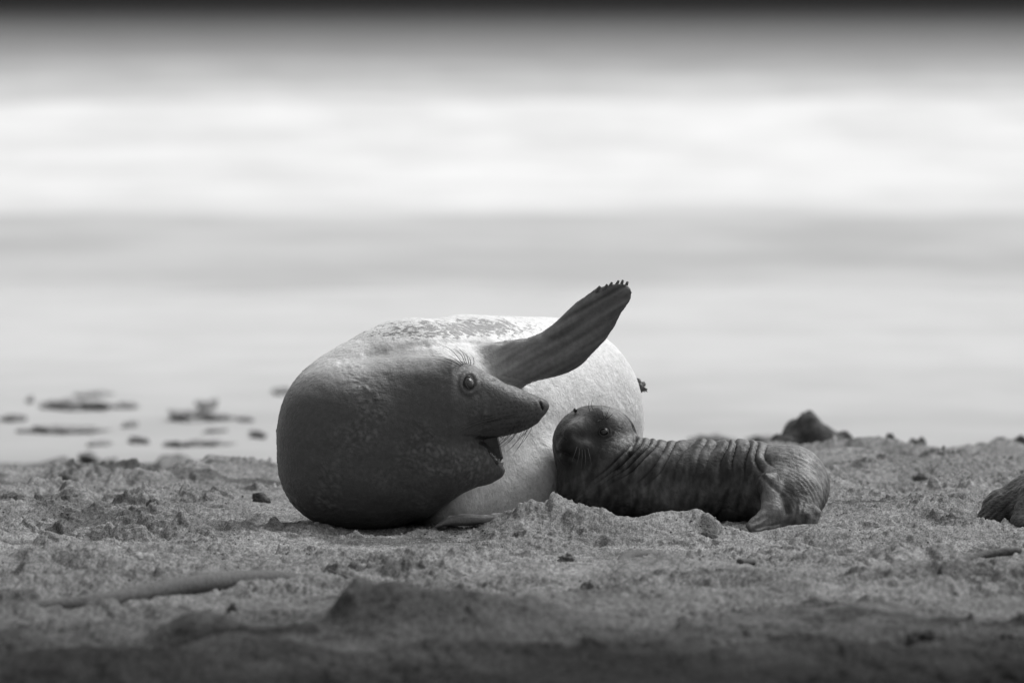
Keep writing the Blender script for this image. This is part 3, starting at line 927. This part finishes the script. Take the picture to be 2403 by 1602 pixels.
for (a, b, dx, dy, s) in [(q[0], q[1], q[2] * .75, q[3] * .7, q[4] * .85) for q in ((1160, 1074, 3, -9, 1.0), (1169, 1082, 5, -9, 1.2), (1178, 1090, 5, -10, 1.5), (1150, 1066, 2, -7, 0.8), (1176, 1022, 0, 9, 1.1))]:
    link('tooth', tube_me('tooth', [W(a, b, YH - .035), W(a + dx * .6, b + dy * .6, YH - .036), W(a + dx, b + dy, YH - .036)], [0.0038 * s, 0.0027 * s, 0.0006], M_TOOTH, 8, 4), mother)

# whiskers
random.seed(11)
def whisker(parent, pts, r=0.0008, m=None, off=0.004):
    P = []
    for i, (a, b, y_) in enumerate(pts): P.append(W(a, b, y_))
    return link('whisker', tube_me('whisker', P, [r * 1.5] + [r] * (len(P) - 2) + [r * 0.35], m or M_HAIR, 5, 8), parent)
def sy_(a, b): return surf_y(Vm, hx, hy, a, b, 4)
for (rt, mid, tip) in (((1088, 853), (1060, 822), (1031, 808)), ((1078, 852), (1036, 837), (986, 834)), ((1086, 855), (1068, 842), (1046, 831)), ((1092, 851), (1082, 832), (1066, 818)), ((1095, 850), (1086, 828), (1070, 812)),
                       ((1100, 850), (1096, 836), (1086, 824)), ((1112, 852), (1111, 840), (1104, 831)), ((1083, 857), (1058, 846), (1040, 842)), ((1074, 857), (1046, 848), (1014, 842)), ((1105, 853), (1103, 842), (1096, 832))):
    y0 = sy_(*rt)
    whisker(mother, [(rt[0], rt[1] + 2, y0 + 0.006), (mid[0], mid[1], y0 - 0.025), (tip[0], tip[1], y0 - 0.03)])
for i in range(15):          # from the lip, sweeping down and back across the pale belly
    t = i / 14.0
    a, b = 1256 - 66 * t + random.uniform(-3, 3), 975 + 36 * t + random.uniform(-3, 2)
    y0 = sy_(a, b)
    L = random.uniform(45, 85) * (0.65 + 0.5 * math.sin(math.pi * min(1, t + 0.25)))
    ang = math.radians(random.uniform(100, 122) + 14 * t)
    tx, ty = a + math.cos(ang) * L - 14, b + math.sin(ang) * L
    whisker(mother, [(a, b, y0 + .003), (a + (tx - a) * .35 + 6, b + (ty - b) * .4, y0 - 0.015), (a + (tx - a) * .72 + 5, b + (ty - b) * .75, y0 - .01), (tx, ty, y0)], 0.0007)
for i in range(11):          # along the cheek, towards the ear
    a, b = random.uniform(1150, 1235), random.uniform(962, 1008)
    y0 = sy_(a, b)
    L = random.uniform(55, 110); dd = random.uniform(0.16, 0.48)
    tx, ty = a - L, b + L * dd
    ym, yt = sy_(a - L * .5, b + L * dd * .35), sy_(tx, min(ty, 1120))
    whisker(mother, [(a, b, y0 + .002), (a - L * .5, b + L * dd * .35, min(y0, ym) - 0.006), (tx, ty, min(yt, y0) - 0.006)], 0.0006, M_HAIR_PALE if i % 3 == 0 else M_HAIR)
# claws on the raised flipper
for (a, b, c, d) in ((1398, 685, 1410, 669), (1415, 684, 1427, 664), (1427, 680, 1438, 659), (1442, 676, 1454, 655), (1456, 674, 1463, 654), (1467, 676, 1474, 658)):
    c, d = a + (c - a) * .86, b + (d - b) * .86
    link('claw', tube_me('claw', [W(a, b, -0.086), W((a + c) / 2, (b + d) / 2, -0.092), W(c, d, -0.092)], [0.0052, 0.0056, 0.0038], M_CLAW, 8, 4), mother)

# ------------------------------------------------------------------ the pup
def E(px, py, y): return W(px, py, y)
pup_spine = [E(1400, 1040, .17), E(1435, 1105, .12), E(1530, 1128, .10), E(1640, 1130, .08), E(1750, 1132, .06), E(1850, 1140, -.01)]
rad = [0.105, 0.128, 0.130, 0.136, 0.134, 0.137]
gp = Field(axis([(0.10, 1.15, 0.0042)]), axis([(-0.46, 0.36, 0.0046)]), axis([(-0.03, 0.44, 0.0042)]))
for i in range(5):
    gp.apply(cone(pup_spine[i], pup_spine[i + 1], rad[i], rad[i + 1]), None, 0.05)
gp.apply(cone(E(1400, 1110, .14), E(1430, 1150, .10), .095, .10), None, 0.06)
gp.apply(cone(E(1855, 1140, -.04), E(1862, 1168, -.16), .118, .095), None, 0.05)     # rump turned to the camera
gp.apply(cone(E(1815, 1140, -.16), E(1815, 1200, -.30), .050, .034), None, 0.05)     # ankle
gp.apply(cone(E(1880, 1165, -.18), E(1880, 1215, -.29), .062, .040), None, 0.04)
foot1 = wx_([(1796, 1112), (1790, 1150), (1784, 1195), (1758, 1219), (1749, 1232), (1762, 1250), (1800, 1253), (1835, 1246), (1858, 1222), (1846, 1196), (1836, 1160), (1826, 1112)], -.33)
gp.apply(leaf(foot1, wx_([(1842, 1192)], -.33)[0], wx_([(1756, 1240)], -.33)[0], (0.030, 0.017), (0.030, 0.018), (-0.27, -0.38), lambda u, v: 0.0028 * sstep(.25, .7, u) * np.cos(v * 280)), None, 0.02)
foot2 = wx_([(1850, 1190), (1848, 1228), (1835, 1248), (1880, 1247), (1915, 1236), (1928, 1200), (1900, 1170)], -.26)
gp.apply(leaf(foot2, wx_([(1885, 1180)], -.26)[0], wx_([(1870, 1246)], -.26)[0], (0.030, 0.015), (0.02, 0.014), (-0.24, -0.31), lambda u, v: 0.003 * sstep(.3, .8, u) * np.cos(v * 200)), None, 0.02)
# chest, pressed against the mother
gp.apply(cone(E(1362, 1085, .15), E(1378, 1160, .12), .078, .11), None, 0.05)
ph = Field(*gp.ax)
ph.apply(ellipsoid(E(1399, 1031, .165), (0.141, 0.125, 0.119), 2.1), None, 0.001)
ph.apply(ellipsoid(E(1352, 1038, .110), (0.072, 0.075, 0.066), 2.0, math.radians(20)), None, 0.05)      # muzzle, pressed to the belly
ph.apply(ellipsoid(E(1368, 1050, .035), (0.036, 0.034, 0.030)), None, 0.018)                              # whisker pad
ph.apply(ellipsoid(E(1330, 1048, .050), (0.031, 0.034, 0.030)), None, 0.018)
ph.apply(ellipsoid(E(1348, 1074, .060), (0.040, 0.034, 0.020)), None, 0.012)
ph.apply(ellipsoid(E(1342, 1034, .030), (0.016, 0.018, 0.013)), None, 0.012)
ph.apply(cone(E(1408, 985, .085), E(1342, 1018, .050), .045, .026), None, 0.025)                            # bridge
ph.apply(cone(E(1350, 1085, .12), E(1400, 1085, .14), .055, .080), None, 0.05)                           # chin and throat
k = 0.02
hh = np.maximum(k - np.abs(gp.f - ph.f), 0) / k
gp.f = (np.minimum(gp.f, ph.f) - hh * hh * k * 0.25).astype(np.float32)
Vp, Fp = gp.nets()
Vp = relax(Vp, Fp, 1, 0.5)
Np = vnormals(Vp, Fp)
x, y, z = Vp.T
px_, py_ = pix(Vp)
inhead = ph.f  # keep reference for weights
hd_ = tri(ph.f, ph.ax, Vp)
wb = sstep(0.012, 0.045, hd_)                       # 1 on the trunk, 0 on the head
# loose skin: rings of folds, steeper at the neck, upright at the waist
lean = np.interp(px_, [1440, 1560, 1700, 1850], [1.05, 0.6, 0.22, -0.1])
s = px_ + (py_ - 1040) * lean + 15 * noise3(x * 6, y * 6, z * 6, 21) + 12 * noise3(x * 2, y * 9, z * 9, 24)
def fold(s, per, sharp):
    ph_ = (s / per + 0.85 * perlin(s / 52.0, py_ / 160.0 + 1.7, 27)) % 1.0
    return np.abs(np.sin(np.pi * ph_)) ** sharp
amp = np.interp(s, [1440, 1500, 1600, 1660, 1720, 1850, 1900, 1960], [0.3, 1.15, 1.2, 0.5, 1.2, 1.1, 0.35, 0.1]) * sstep(1870, 1790, px_) * sstep(-0.24, -0.12, y) * np.clip(0.62 + 1.5 * noise3(x * 5, y * 4, z * 7, 28), 0.05, 1.35)
dispp = 0.0155 * amp * wb * (fold(s, 27.0, 0.5) - 0.7) * (0.55 + 0.45 * np.tanh(2 + 3 * noise3(x * 4, y * 10, z * 10, 22)))
dispp += 0.003 * wb * noise3(x * 16, y * 12, z * 8, 23) + 0.0012 * noise3(x * 45, y * 45, z * 45, 25)
frp = (y < 0.18)
e1 = np.hypot((px_ - 1417) / 11.0, (py_ - 1013) / 8.5)
dispp -= 0.006 * np.exp(-(e1 / 0.9) ** 4) * frp
dispp += 0.0035 * np.exp(-((e1 - 1.35) / 0.28) ** 2) * frp
dispp -= 0.0034 * np.exp(-((e1 - 1.9) / 0.22) ** 2) * frp * (py_ > 1013)
dispp += 0.0026 * np.exp(-((e1 - 2.35) / 0.22) ** 2) * frp * (py_ > 1013)
def segp(ax, ay, bx, by):
    t = np.clip(((px_ - ax) * (bx - ax) + (py_ - ay) * (by - ay)) / ((bx - ax) ** 2 + (by - ay) ** 2), 0, 1)
    return np.hypot(px_ - ax - t * (bx - ax), py_ - ay - t * (by - ay))
for (a, b, c, d, w, am) in ((1470, 972, 1490, 1000, 4, .006), (1490, 1000, 1492, 1030, 4, .008), (1492, 1030, 1478, 1065, 4.5, .009), (1478, 1065, 1450, 1098, 5, .008), (1450, 1098, 1415, 1130, 6, .006), (1312, 1062, 1352, 1078, 4, .006), (1352, 1078, 1385, 1074, 4, .005), (1318, 1022, 1328, 1032, 3, .005), (1790, 1120, 1835, 1160, 5, .006), (1838, 1165, 1850, 1200, 5, .008), (1780, 1225, 1800, 1210, 3, .003),
                           (1775, 1238, 1830, 1228, 3, .004), (1808, 1215, 1812, 1232, 3, .003), (1870, 1180, 1862, 1235, 4, .004), (1890, 1160, 1880, 1200, 4, .003)):
    dispp -= am * np.exp(-(segp(a, b, c, d) / w) ** 2) * (y < 0.16)
# long combed fur lines on the rump
rr = np.hypot(px_ - 1815, (py_ - 1200))
dispp += 0.0009 * (0.5 + noise3(x * 9, y * 9, z * 9, 29)) * np.sin(rr * 0.75 + 9.0 * noise3(x * 6, y * 6, z * 6, 26)) * sstep(1800, 1850, px_) * (py_ < 1215)
Vp = Vp + Np * dispp[:, None]
x, y, z = Vp.T
n1 = noise3(x * 7, y * 7, z * 7, 31); n2 = noise3(x * 20, y * 20, z * 20, 32)
tp_ = 0.056 + 0.024 * n1 + 0.016 * n2 + 0.012 * noise3(x * 45, y * 30, z * 20, 33)
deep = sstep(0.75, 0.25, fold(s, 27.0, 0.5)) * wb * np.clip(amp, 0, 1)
tp_ = tp_ * (1 - 0.85 * deep) * (1 + 0.85 * np.clip(perlin(px_ / 17 + py_ / 60, py_ / 42 + 3, 35) + 0.5 * perlin(px_ / 8, py_ / 16, 36), -0.8, 0.9))                       # crease shade painted into the folds; wet mottling over the coat
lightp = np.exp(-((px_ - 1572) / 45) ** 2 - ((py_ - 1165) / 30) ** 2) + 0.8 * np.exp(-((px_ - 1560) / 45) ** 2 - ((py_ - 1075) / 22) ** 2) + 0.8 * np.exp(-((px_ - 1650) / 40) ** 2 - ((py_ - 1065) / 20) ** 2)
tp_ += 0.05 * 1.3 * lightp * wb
tp_ = np.where(px_ > 1735, tp_ + 0.04 * sstep(1750, 1800, px_) * (0.5 + 0.9 * n1), tp_)
tp_ += 0.065 * np.exp(-((px_ - 1808) / 30) ** 2 - ((py_ - 1200) / 50) ** 2) + 0.03 * sstep(1215, 1235, py_) * (px_ > 1740)
hd_t = 0.040 + 0.004 * n2
hd_t += 0.17 * np.exp(-((px_ - 1360) / 24) ** 2 - ((py_ - 990) / 16) ** 2) + 0.03 * np.exp(-((px_ - 1440) / 40) ** 2 - ((py_ - 972) / 16) ** 2)  # highlight on the bridge and lighter forehead painted into the tone
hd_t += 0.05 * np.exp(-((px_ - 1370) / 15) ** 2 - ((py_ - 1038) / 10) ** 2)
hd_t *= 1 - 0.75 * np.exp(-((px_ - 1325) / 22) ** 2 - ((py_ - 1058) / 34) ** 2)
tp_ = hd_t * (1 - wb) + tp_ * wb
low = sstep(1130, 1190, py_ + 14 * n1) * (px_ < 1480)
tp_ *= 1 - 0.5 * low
tp_ *= 1 - 0.6 * np.exp(-((e1 - 1.15) / 0.3) ** 2) * frp
mudp = 0.7 * sstep(1135, 1190, py_) * (px_ < 1740) * sstep(-0.2, 0.4, n1) * wb
pup = empty('seal_pup', E(1620, 1236, .05), 'small dark wrinkled seal pup nuzzling the belly of the big pale seal', 'seal pup')
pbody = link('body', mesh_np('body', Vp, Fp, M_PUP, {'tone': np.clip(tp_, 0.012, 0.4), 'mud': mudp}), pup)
px1, py1 = px_, py_
def sp_(a, b, r=4):
    q = np.hypot(px1 - a, py1 - b) < r
    return float(Vp[q, 1].min()) if q.any() else 0.1
for (a, b, rr_) in ((1417, 1013, 0.0135),):
    c = Vector(W(a, b, sp_(a - 12, b) + 0.009))
    e_ = ball('eye', c, (rr_ * 1.15, rr_, rr_ * 0.95), M_EYE_DARK, pup)
    ring = [(c[0] + rr_ * 1.2 * math.cos(w), c[1] - rr_ * 0.62, c[2] + rr_ * 1.0 * math.sin(w)) for w in np.linspace(0, 2 * math.pi, 21)]
    link('eyelid', tube_me('eyelid', ring, [0.0020] * 21, M_LID, 8, 3), pup)
c = Vector(W(1350, 962, sp_(1352, 966) + 0.004))
ball('eye', c, (0.008, 0.010, 0.008), M_EYE_DARK, pup)
for (rt, mid, tip) in (((1417, 983), (1413, 965), (1410, 946)), ((1420, 982), (1426, 968), (1432, 952)), ((1416, 984), (1404, 974), (1400, 960)), ((1422, 984), (1432, 976), (1440, 968)), ((1412, 985), (1402, 988), (1397, 1000)),
                       ((1392, 962), (1388, 950), (1390, 938)), ((1384, 964), (1381, 953), (1382, 944)), ((1360, 1050), (1358, 1072), (1352, 1092)), ((1366, 1052), (1366, 1075), (1364, 1098)), ((1372, 1052), (1374, 1076), (1372, 1100)),
                       ((1379, 1050), (1384, 1070), (1388, 1090)), ((1354, 1048), (1348, 1066), (1342, 1082))):
    y0 = sp_(*rt)
    whisker(pup, [(rt[0], rt[1], y0 + 0.003), (mid[0], mid[1], y0 - 0.015), (tip[0], tip[1], y0 - 0.016)], 0.0008, M_HAIR_PALE if rt[1] > 1040 else M_HAIR)
del gp, ph

# ------------------------------------------------------------------ the seal cut by the right edge
gn = Field(axis([(1.50, 1.95, 0.0038), (1.95, 2.75, 0.012)]), axis([(-0.65, 0.10, 0.0060), (0.10, 0.25, 0.02)]), axis([(-0.05, 0.50, 0.0040)]))
q = [E(2300, 1222, -.28), E(2355, 1192, -.26), E(2430, 1176, -.25), E(2560, 1150, -.26), E(2720, 1130, -.25), E(2860, 1120, -.25)]
qr = [0.022, 0.058, 0.094, 0.13, 0.185, 0.14]
for i in range(5): gn.apply(cone(q[i], q[i + 1], qr[i], qr[i + 1]), None, 0.05)
gn.apply(cone(E(2425, 1165, -.38), E(2388, 1228, -.42), .050, .026), None, 0.025)
gn.apply(cone(E(2390, 1222, -.42), E(2430, 1236, -.48), .024, .014), None, 0.02)
gn.apply(ellipsoid(E(2960, 1140, -.25), (0.14, 0.12, 0.11)), None, 0.05)
Vn, Fn = gn.nets(); Vn = relax(Vn, Fn, 1)
Nn = vnormals(Vn, Fn); x, y, z = Vn.T
pa, qa = x * 0.8 + z * 0.6, -x * 0.6 + z * 0.8
st_ = perlin(pa * 11 + 0.6 * qa * 12, qa * 75 + y * 20, 41) + 0.6 * perlin(pa * 22, qa * 120 + y * 30, 43)
Vn = Vn + Nn * (0.0032 * st_ + 0.003 * noise3(x * 12, y * 12, z * 12, 42))[:, None]
nx_, ny_ = pix(Vn)
tn = 0.080 + 0.055 * st_ + 0.06 * np.exp(-((nx_ - 2395) / 22) ** 2 - ((ny_ - 1190) / 45) ** 2)
tn *= 1 - 0.75 * np.exp(-((nx_ - 2362) / 10) ** 2 - ((ny_ - 1205) / 24) ** 2)
rs = link('resting_seal', mesh_np('resting_seal', Vn, Fn, M_FUR, {'tone': np.clip(tn, 0.02, 0.4), 'mud': np.zeros(len(Vn))}))
tag(rs, 'grey furry seal rump cut off by the right edge of the picture', 'seal')
del gn

# ------------------------------------------------------------------ rocks, wrack and litter
def put(name, px, py, y, w, h, dpt, m, label, cat, group=None, seed=0, rough=0.35, sink=0.25, freq=1.6, z=None, rot=0.0, peak=0.0):
    """lump whose middle shows at (px, py); w and h in photograph pixels"""
    s = (D0 + y) / FPX
    me = lump_me(name, w * s / 2, dpt / 2, h * s * (1 + sink) / 2, m, seed, rough, freq, peak=peak)
    o = bpy.data.objects.new(name, me); COL.objects.link(o)
    X = W(px, py, y)
    zz = X[2] if z is None else z
    o.location = (X[0], y, zz - h * s * sink / 2)
    o.rotation_euler = (0, rot, random.uniform(-.3, .3))
    return tag(o, label, cat, group)
random.seed(5)
def rock(px, py_top, y, w, dpt, m, label, group, seed, rough=0.2, freq=1.6, peak=0.0):
    xx = W(px, py_top, y)[0]; g = gz(xx, y); s_ = (D0 + y) / FPX
    top = W(px, py_top, y)[2]; h = (top - g) / s_ * 1.15
    return put('rock', px, py_top + h * 0.5, y, w, h, dpt, m, label, 'rock', group, seed, rough, 0.5, freq, peak=peak)
rock(1908, 968, 8.3, 215, 0.30, M_DARKROCK, 'dark peaked rock standing behind the pup on the far side of the sand bank', None, 3, 0.20, 1.5, 0.62)
rock(1968, 1010, 8.5, 80, 0.16, M_DARKROCK, 'low dark rock just right of the peaked rock behind the sand bank', 'rocks behind the sand bank', 8, 0.25)
rock(1840, 1018, 8.2, 90, 0.16, M_DARKROCK, 'low dark rock just left of the peaked rock behind the sand bank', 'rocks behind the sand bank', 9, 0.25)
rock(2050, 1024, 8.8, 160, 0.2, M_CLOD, 'long faint low lump between the peaked rock and the small round rock', 'rocks behind the sand bank', 11, 0.25)
rock(2091, 1026, 8.8, 58, 0.08, M_DARKROCK, 'small round dark rock right of the peaked rock, first of a spaced pair', 'rocks behind the sand bank', 10)
rock(2150, 1028, 8.8, 70, 0.08, M_CLOD, 'paler small lump right of the round dark rock on the bank', 'rocks behind the sand bank', 12)
rock(2351, 1026, 9.0, 60, 0.08, M_DARKROCK, 'small dark blurred lump near the right edge above the bank', 'rocks behind the sand bank', 13)
rock(2396, 1026, 9.0, 80, 0.08, M_DARKROCK, 'long low dark lump at the very right edge above the bank', 'rocks behind the sand bank', 14)
def kelp(px, py, w, h, label, seed, m=M_KELP):
    y = Yd(py + h * 0.4, -0.35)
    for _ in range(6): y = Yd(py + h * 0.4, float(beach_z(W(px, py, y)[0], y)))
    return put('kelp_clump', px, py, y, w, h, 0.2 + w * 0.0025, m, label, 'seaweed', 'seaweed wrack on the wet beach', seed, 0.75, 0.3, 1.5)
kelp(1675, 1032, 95, 18, 'low dark wrack just above the middle of the pup back', 15)
kelp(1790, 1032, 70, 16, 'low dark wrack above the pup rump, left of the peaked rock', 16)
kelp(178, 951, 115, 22, 'biggest dark wrack patch of the upper left row', 21)
kelp(118, 951, 50, 13, 'thin wrack strip joined to the left end of the biggest patch', 22)
kelp(292, 952, 52, 12, 'faint wrack strip right of the biggest upper left patch', 23)
kelp(221, 925, 80, 8, 'thin farthest wrack streak above the biggest patch', 24)
kelp(71, 938, 16, 14, 'tiny upright lump of wrack near the left edge', 25)
kelp(458, 976, 112, 24, 'thick dark wrack patch with a knob above its right end', 26)
kelp(485, 950, 24, 26, 'dark knob standing above the thick wrack patch', 27)
kelp(155, 1006, 175, 15, 'longest thin wrack strip of the middle left row', 28)
kelp(305, 996, 24, 12, 'small round wrack lump right of the longest strip', 29)
kelp(605, 1020, 25, 17, 'small dark wrack ball just left of the big seal', 30)
kelp(326, 1034, 38, 15, 'short dark wrack lump in the lower row', 31)
kelp(230, 1040, 42, 10, 'faint lower wrack streak left of the short lump', 32)
kelp(411, 1042, 50, 12, 'lower wrack strip under the thick patch, left half', 33)
kelp(482, 1040, 90, 11, 'lower wrack strip under the thick patch, right half', 34)
kelp(207, 1072, 46, 22, 'pointed dark lump just behind the far edge of the sand', 35)
kelp(668, 918, 52, 15, 'dark wrack slab touching the outline of the big seal', 36)
kelp(503, 1011, 24, 8, 'pale small wrack fleck below the thick patch', 37, M_CLOD)
kelp(575, 984, 26, 8, 'pale small wrack fleck right of the thick patch', 38, M_CLOD)
kelp(34, 982, 50, 12, 'pale wrack smear at the left edge', 39, M_CLOD)

def on_sand(name, px, py, w, h, dpt, m, label, cat, seed, rough=0.5, group=None, sink=0.6, rot=0.0, freq=1.6, y=None):
    if y is None: y = Yd(py + h / 2)
    x = W(px, py, y)[0]
    return put(name, px, py, y, w, h, dpt, m, label, cat, group, seed, rough, sink, freq, z=gz(x, y) + h * (D0 + y) / FPX * 0.25, rot=rot)
on_sand('stone', 332, 1302, 84, 40, 0.09, M_PALESTONE, 'pale rounded stone half sunk in the sand at lower left', 'stone', 51, 0.22)
on_sand('clod', 612, 1168, 42, 30, 0.05, M_DARKROCK, 'dark wet clod on a small sand ridge left of the big seal', 'clod', 52, 0.25, rot=-0.5)
on_sand('clod', 1332, 1297, 40, 22, 0.05, M_CLOD, 'dark crumbly clod below the sand pile in front of the seals', 'clod', 53)
on_sand('clod', 1662, 1203, 44, 26, 0.05, M_CLOD, 'rounded clod against the sand at the pup belly', 'clod', 54, 0.2, y=-0.72)
on_sand('clod', 1390, 1350, 62, 44, 0.10, M_CLOD, 'large rough dark clod beside the hollow in the sand, centre right', 'clod', 55, 0.4)
on_sand('clod', 906, 1325, 26, 14, 0.03, M_DARKROCK, 'small black chip on the sand below the big seal', 'clod', 56, 0.3, rot=0.4)
on_sand('clod', 548, 1435, 34, 24, 0.05, M_CLOD, 'small dark clod in the left foreground', 'clod', 57)
on_sand('clod', 2145, 1492, 40, 30, 0.06, M_DARKROCK, 'left one of two dark knobs in the lower right foreground', 'clod', 58, 0.35, y=-7.55)
on_sand('clod', 2185, 1492, 56, 34, 0.07, M_DARKROCK, 'right one of two dark knobs in the lower right foreground', 'clod', 59, 0.35, y=-7.55)
on_sand('clod', 2060, 1505, 150, 16, 0.10, M_DARKROCK, 'long low dark wet lump left of the two foreground knobs', 'clod', 60, 0.35, y=-7.6)
on_sand('clod', 2365, 1507, 40, 16, 0.05, M_DARKROCK, 'dark clod near the lower right corner', 'clod', 61)
on_sand('stone', 360, 1196, 36, 22, 0.04, M_CLOD, 'small rounded stone among the sand ridges at the left', 'stone', 62, 0.15)
on_sand('clod', 145, 1088, 60, 16, 0.08, M_CLOD, 'flat clod on the far edge of the sand at upper left', 'clod', 63, y=4.3)
on_sand('clod', 2160, 1108, 40, 18, 0.05, M_CLOD, 'crumbly clod on the sand between the pup and the furry rump', 'clod', 64)

def pole(name, pts, radii, label, cat, m=M_WOOD, lift=0.6):
    P = []
    for (a, b), r in zip(pts, radii):
        yy = Yd(b); xx = W(a, b, yy)[0]
        P.append((xx, yy, gz(xx, yy) + r * lift))
    o = link(name, tube_me(name, P, radii, m, 14, 8))
    me = o.data
    co = np.zeros(len(me.vertices) * 3); me.vertices.foreach_get('co', co); co = co.reshape(-1, 3)
    co[:, 2] += 0.003 * noise3(co[:, 0] * 18, co[:, 1] * 6, co[:, 2] * 18, 77)
    me.vertices.foreach_set('co', co.ravel())
    return tag(o, label, cat)
pole('driftwood', [(0, 1440), (240, 1425), (430, 1402), (600, 1374), (732, 1354)], [0.020, 0.028, 0.030, 0.028, 0.020], 'long sand-coated driftwood pole half buried at lower left', 'driftwood')
pole('driftwood', [(1735, 1340), (1768, 1334)], [0.010, 0.010], 'short dark stick stub in the sand below the pup', 'driftwood')
pole('driftwood', [(2215, 1332), (2300, 1322), (2392, 1318)], [0.006, 0.013, 0.012], 'thin flat driftwood piece near the right edge of the foreground', 'driftwood')
pole('driftwood', [(1428, 1372), (1470, 1332), (1560, 1308)], [0.014, 0.022, 0.012], 'rim of a sand mound curving over the hollow, modelled as driftwood', 'driftwood', M_WOOD, 0.2)  # sand mound rim, given the shape of buried driftwood
pole('driftwood', [(770, 1362), (830, 1372)], [0.004, 0.004], 'thin twig between the long pole and the peaked foreground mound', 'driftwood')

# flake of weed stuck to the back of the big seal (far right of its outline)
fl = lump_me('weed_scrap', 0.012, 0.012, 0.022, M_KELP, 91, 0.9, 2.2)
o = bpy.data.objects.new('weed_scrap', fl); COL.objects.link(o); _q = np.abs(hy - 902) < 5; _i = np.argmax(np.where(_q, Vm[:, 0], -9)); o.location = tuple(Vm[_i] + np.array([0.004, 0, 0])); o.rotation_euler = (0, -0.6, 0)
tag(o, 'ragged dark scrap of weed stuck on the right edge of the pale flank', 'seaweed')

# crumbs of sand and shell strewn over the beach
rng = np.random.default_rng(3)
V0 = np.array([(1, 0, 0), (-1, 0, 0), (0, 1, 0), (0, -1, 0), (0, 0, 1), (0, 0, -1)], float)
F0 = np.array([(0, 2, 4), (2, 1, 4), (1, 3, 4), (3, 0, 4), (2, 0, 5), (1, 2, 5), (3, 1, 5), (0, 3, 5)])
NC = 26000
cx_ = rng.uniform(-2.4, 2.4, NC * 3); cy_ = rng.uniform(-9.5, 5.5, NC * 3)
dens = sstep(0.0, 0.5, perlin(cx_ * 2.2, cy_ * 1.4, 61) + 0.5 * perlin(cx_ * 7, cy_ * 5, 62)) + 0.12
sel = rng.random(NC * 3) < dens * 0.5
inside = ((cx_ > -0.85) & (cx_ < 0.35) & (cy_ > -0.35) & (cy_ < 2.3)) | ((cx_ > 0.2) & (cx_ < 1.15) & (cy_ > -0.3) & (cy_ < 0.3))
sel &= ~inside
cx_, cy_ = cx_[sel][:NC], cy_[sel][:NC]; n_ = len(cx_)
cz_ = ground_h(cx_, cy_) + ground_detail(cx_, cy_)
r_ = 0.0014 + 0.0050 * rng.random(n_) ** 5
th = rng.uniform(0, 6.28, n_)
Vc = V0[None] * (r_[:, None, None] * rng.uniform(0.6, 1.4, (n_, 6, 1)))
c_, s_ = np.cos(th)[:, None], np.sin(th)[:, None]
Vr = np.stack([Vc[..., 0] * c_ - Vc[..., 1] * s_, Vc[..., 0] * s_ + Vc[..., 1] * c_, Vc[..., 2] * 0.8], -1)
Vr += np.stack([cx_, cy_, cz_ + r_ * 0.35], 1)[:, None, :]
Fc = (F0[None] + (np.arange(n_) * 6)[:, None, None]).reshape(-1, 3)
shade_c = sstep(-3.0, -10.5, cy_)  # same painted shade on the crumbs towards the camera
tc = np.repeat(rng.uniform(0.13, 0.30, n_) * (1 - 0.7 * shade_c), 6)
crumbs = link('sand_crumbs', mesh_np('sand_crumbs', Vr.reshape(-1, 3), Fc, M_SAND, {'tone': tc}))
tag(crumbs, kind='stuff')
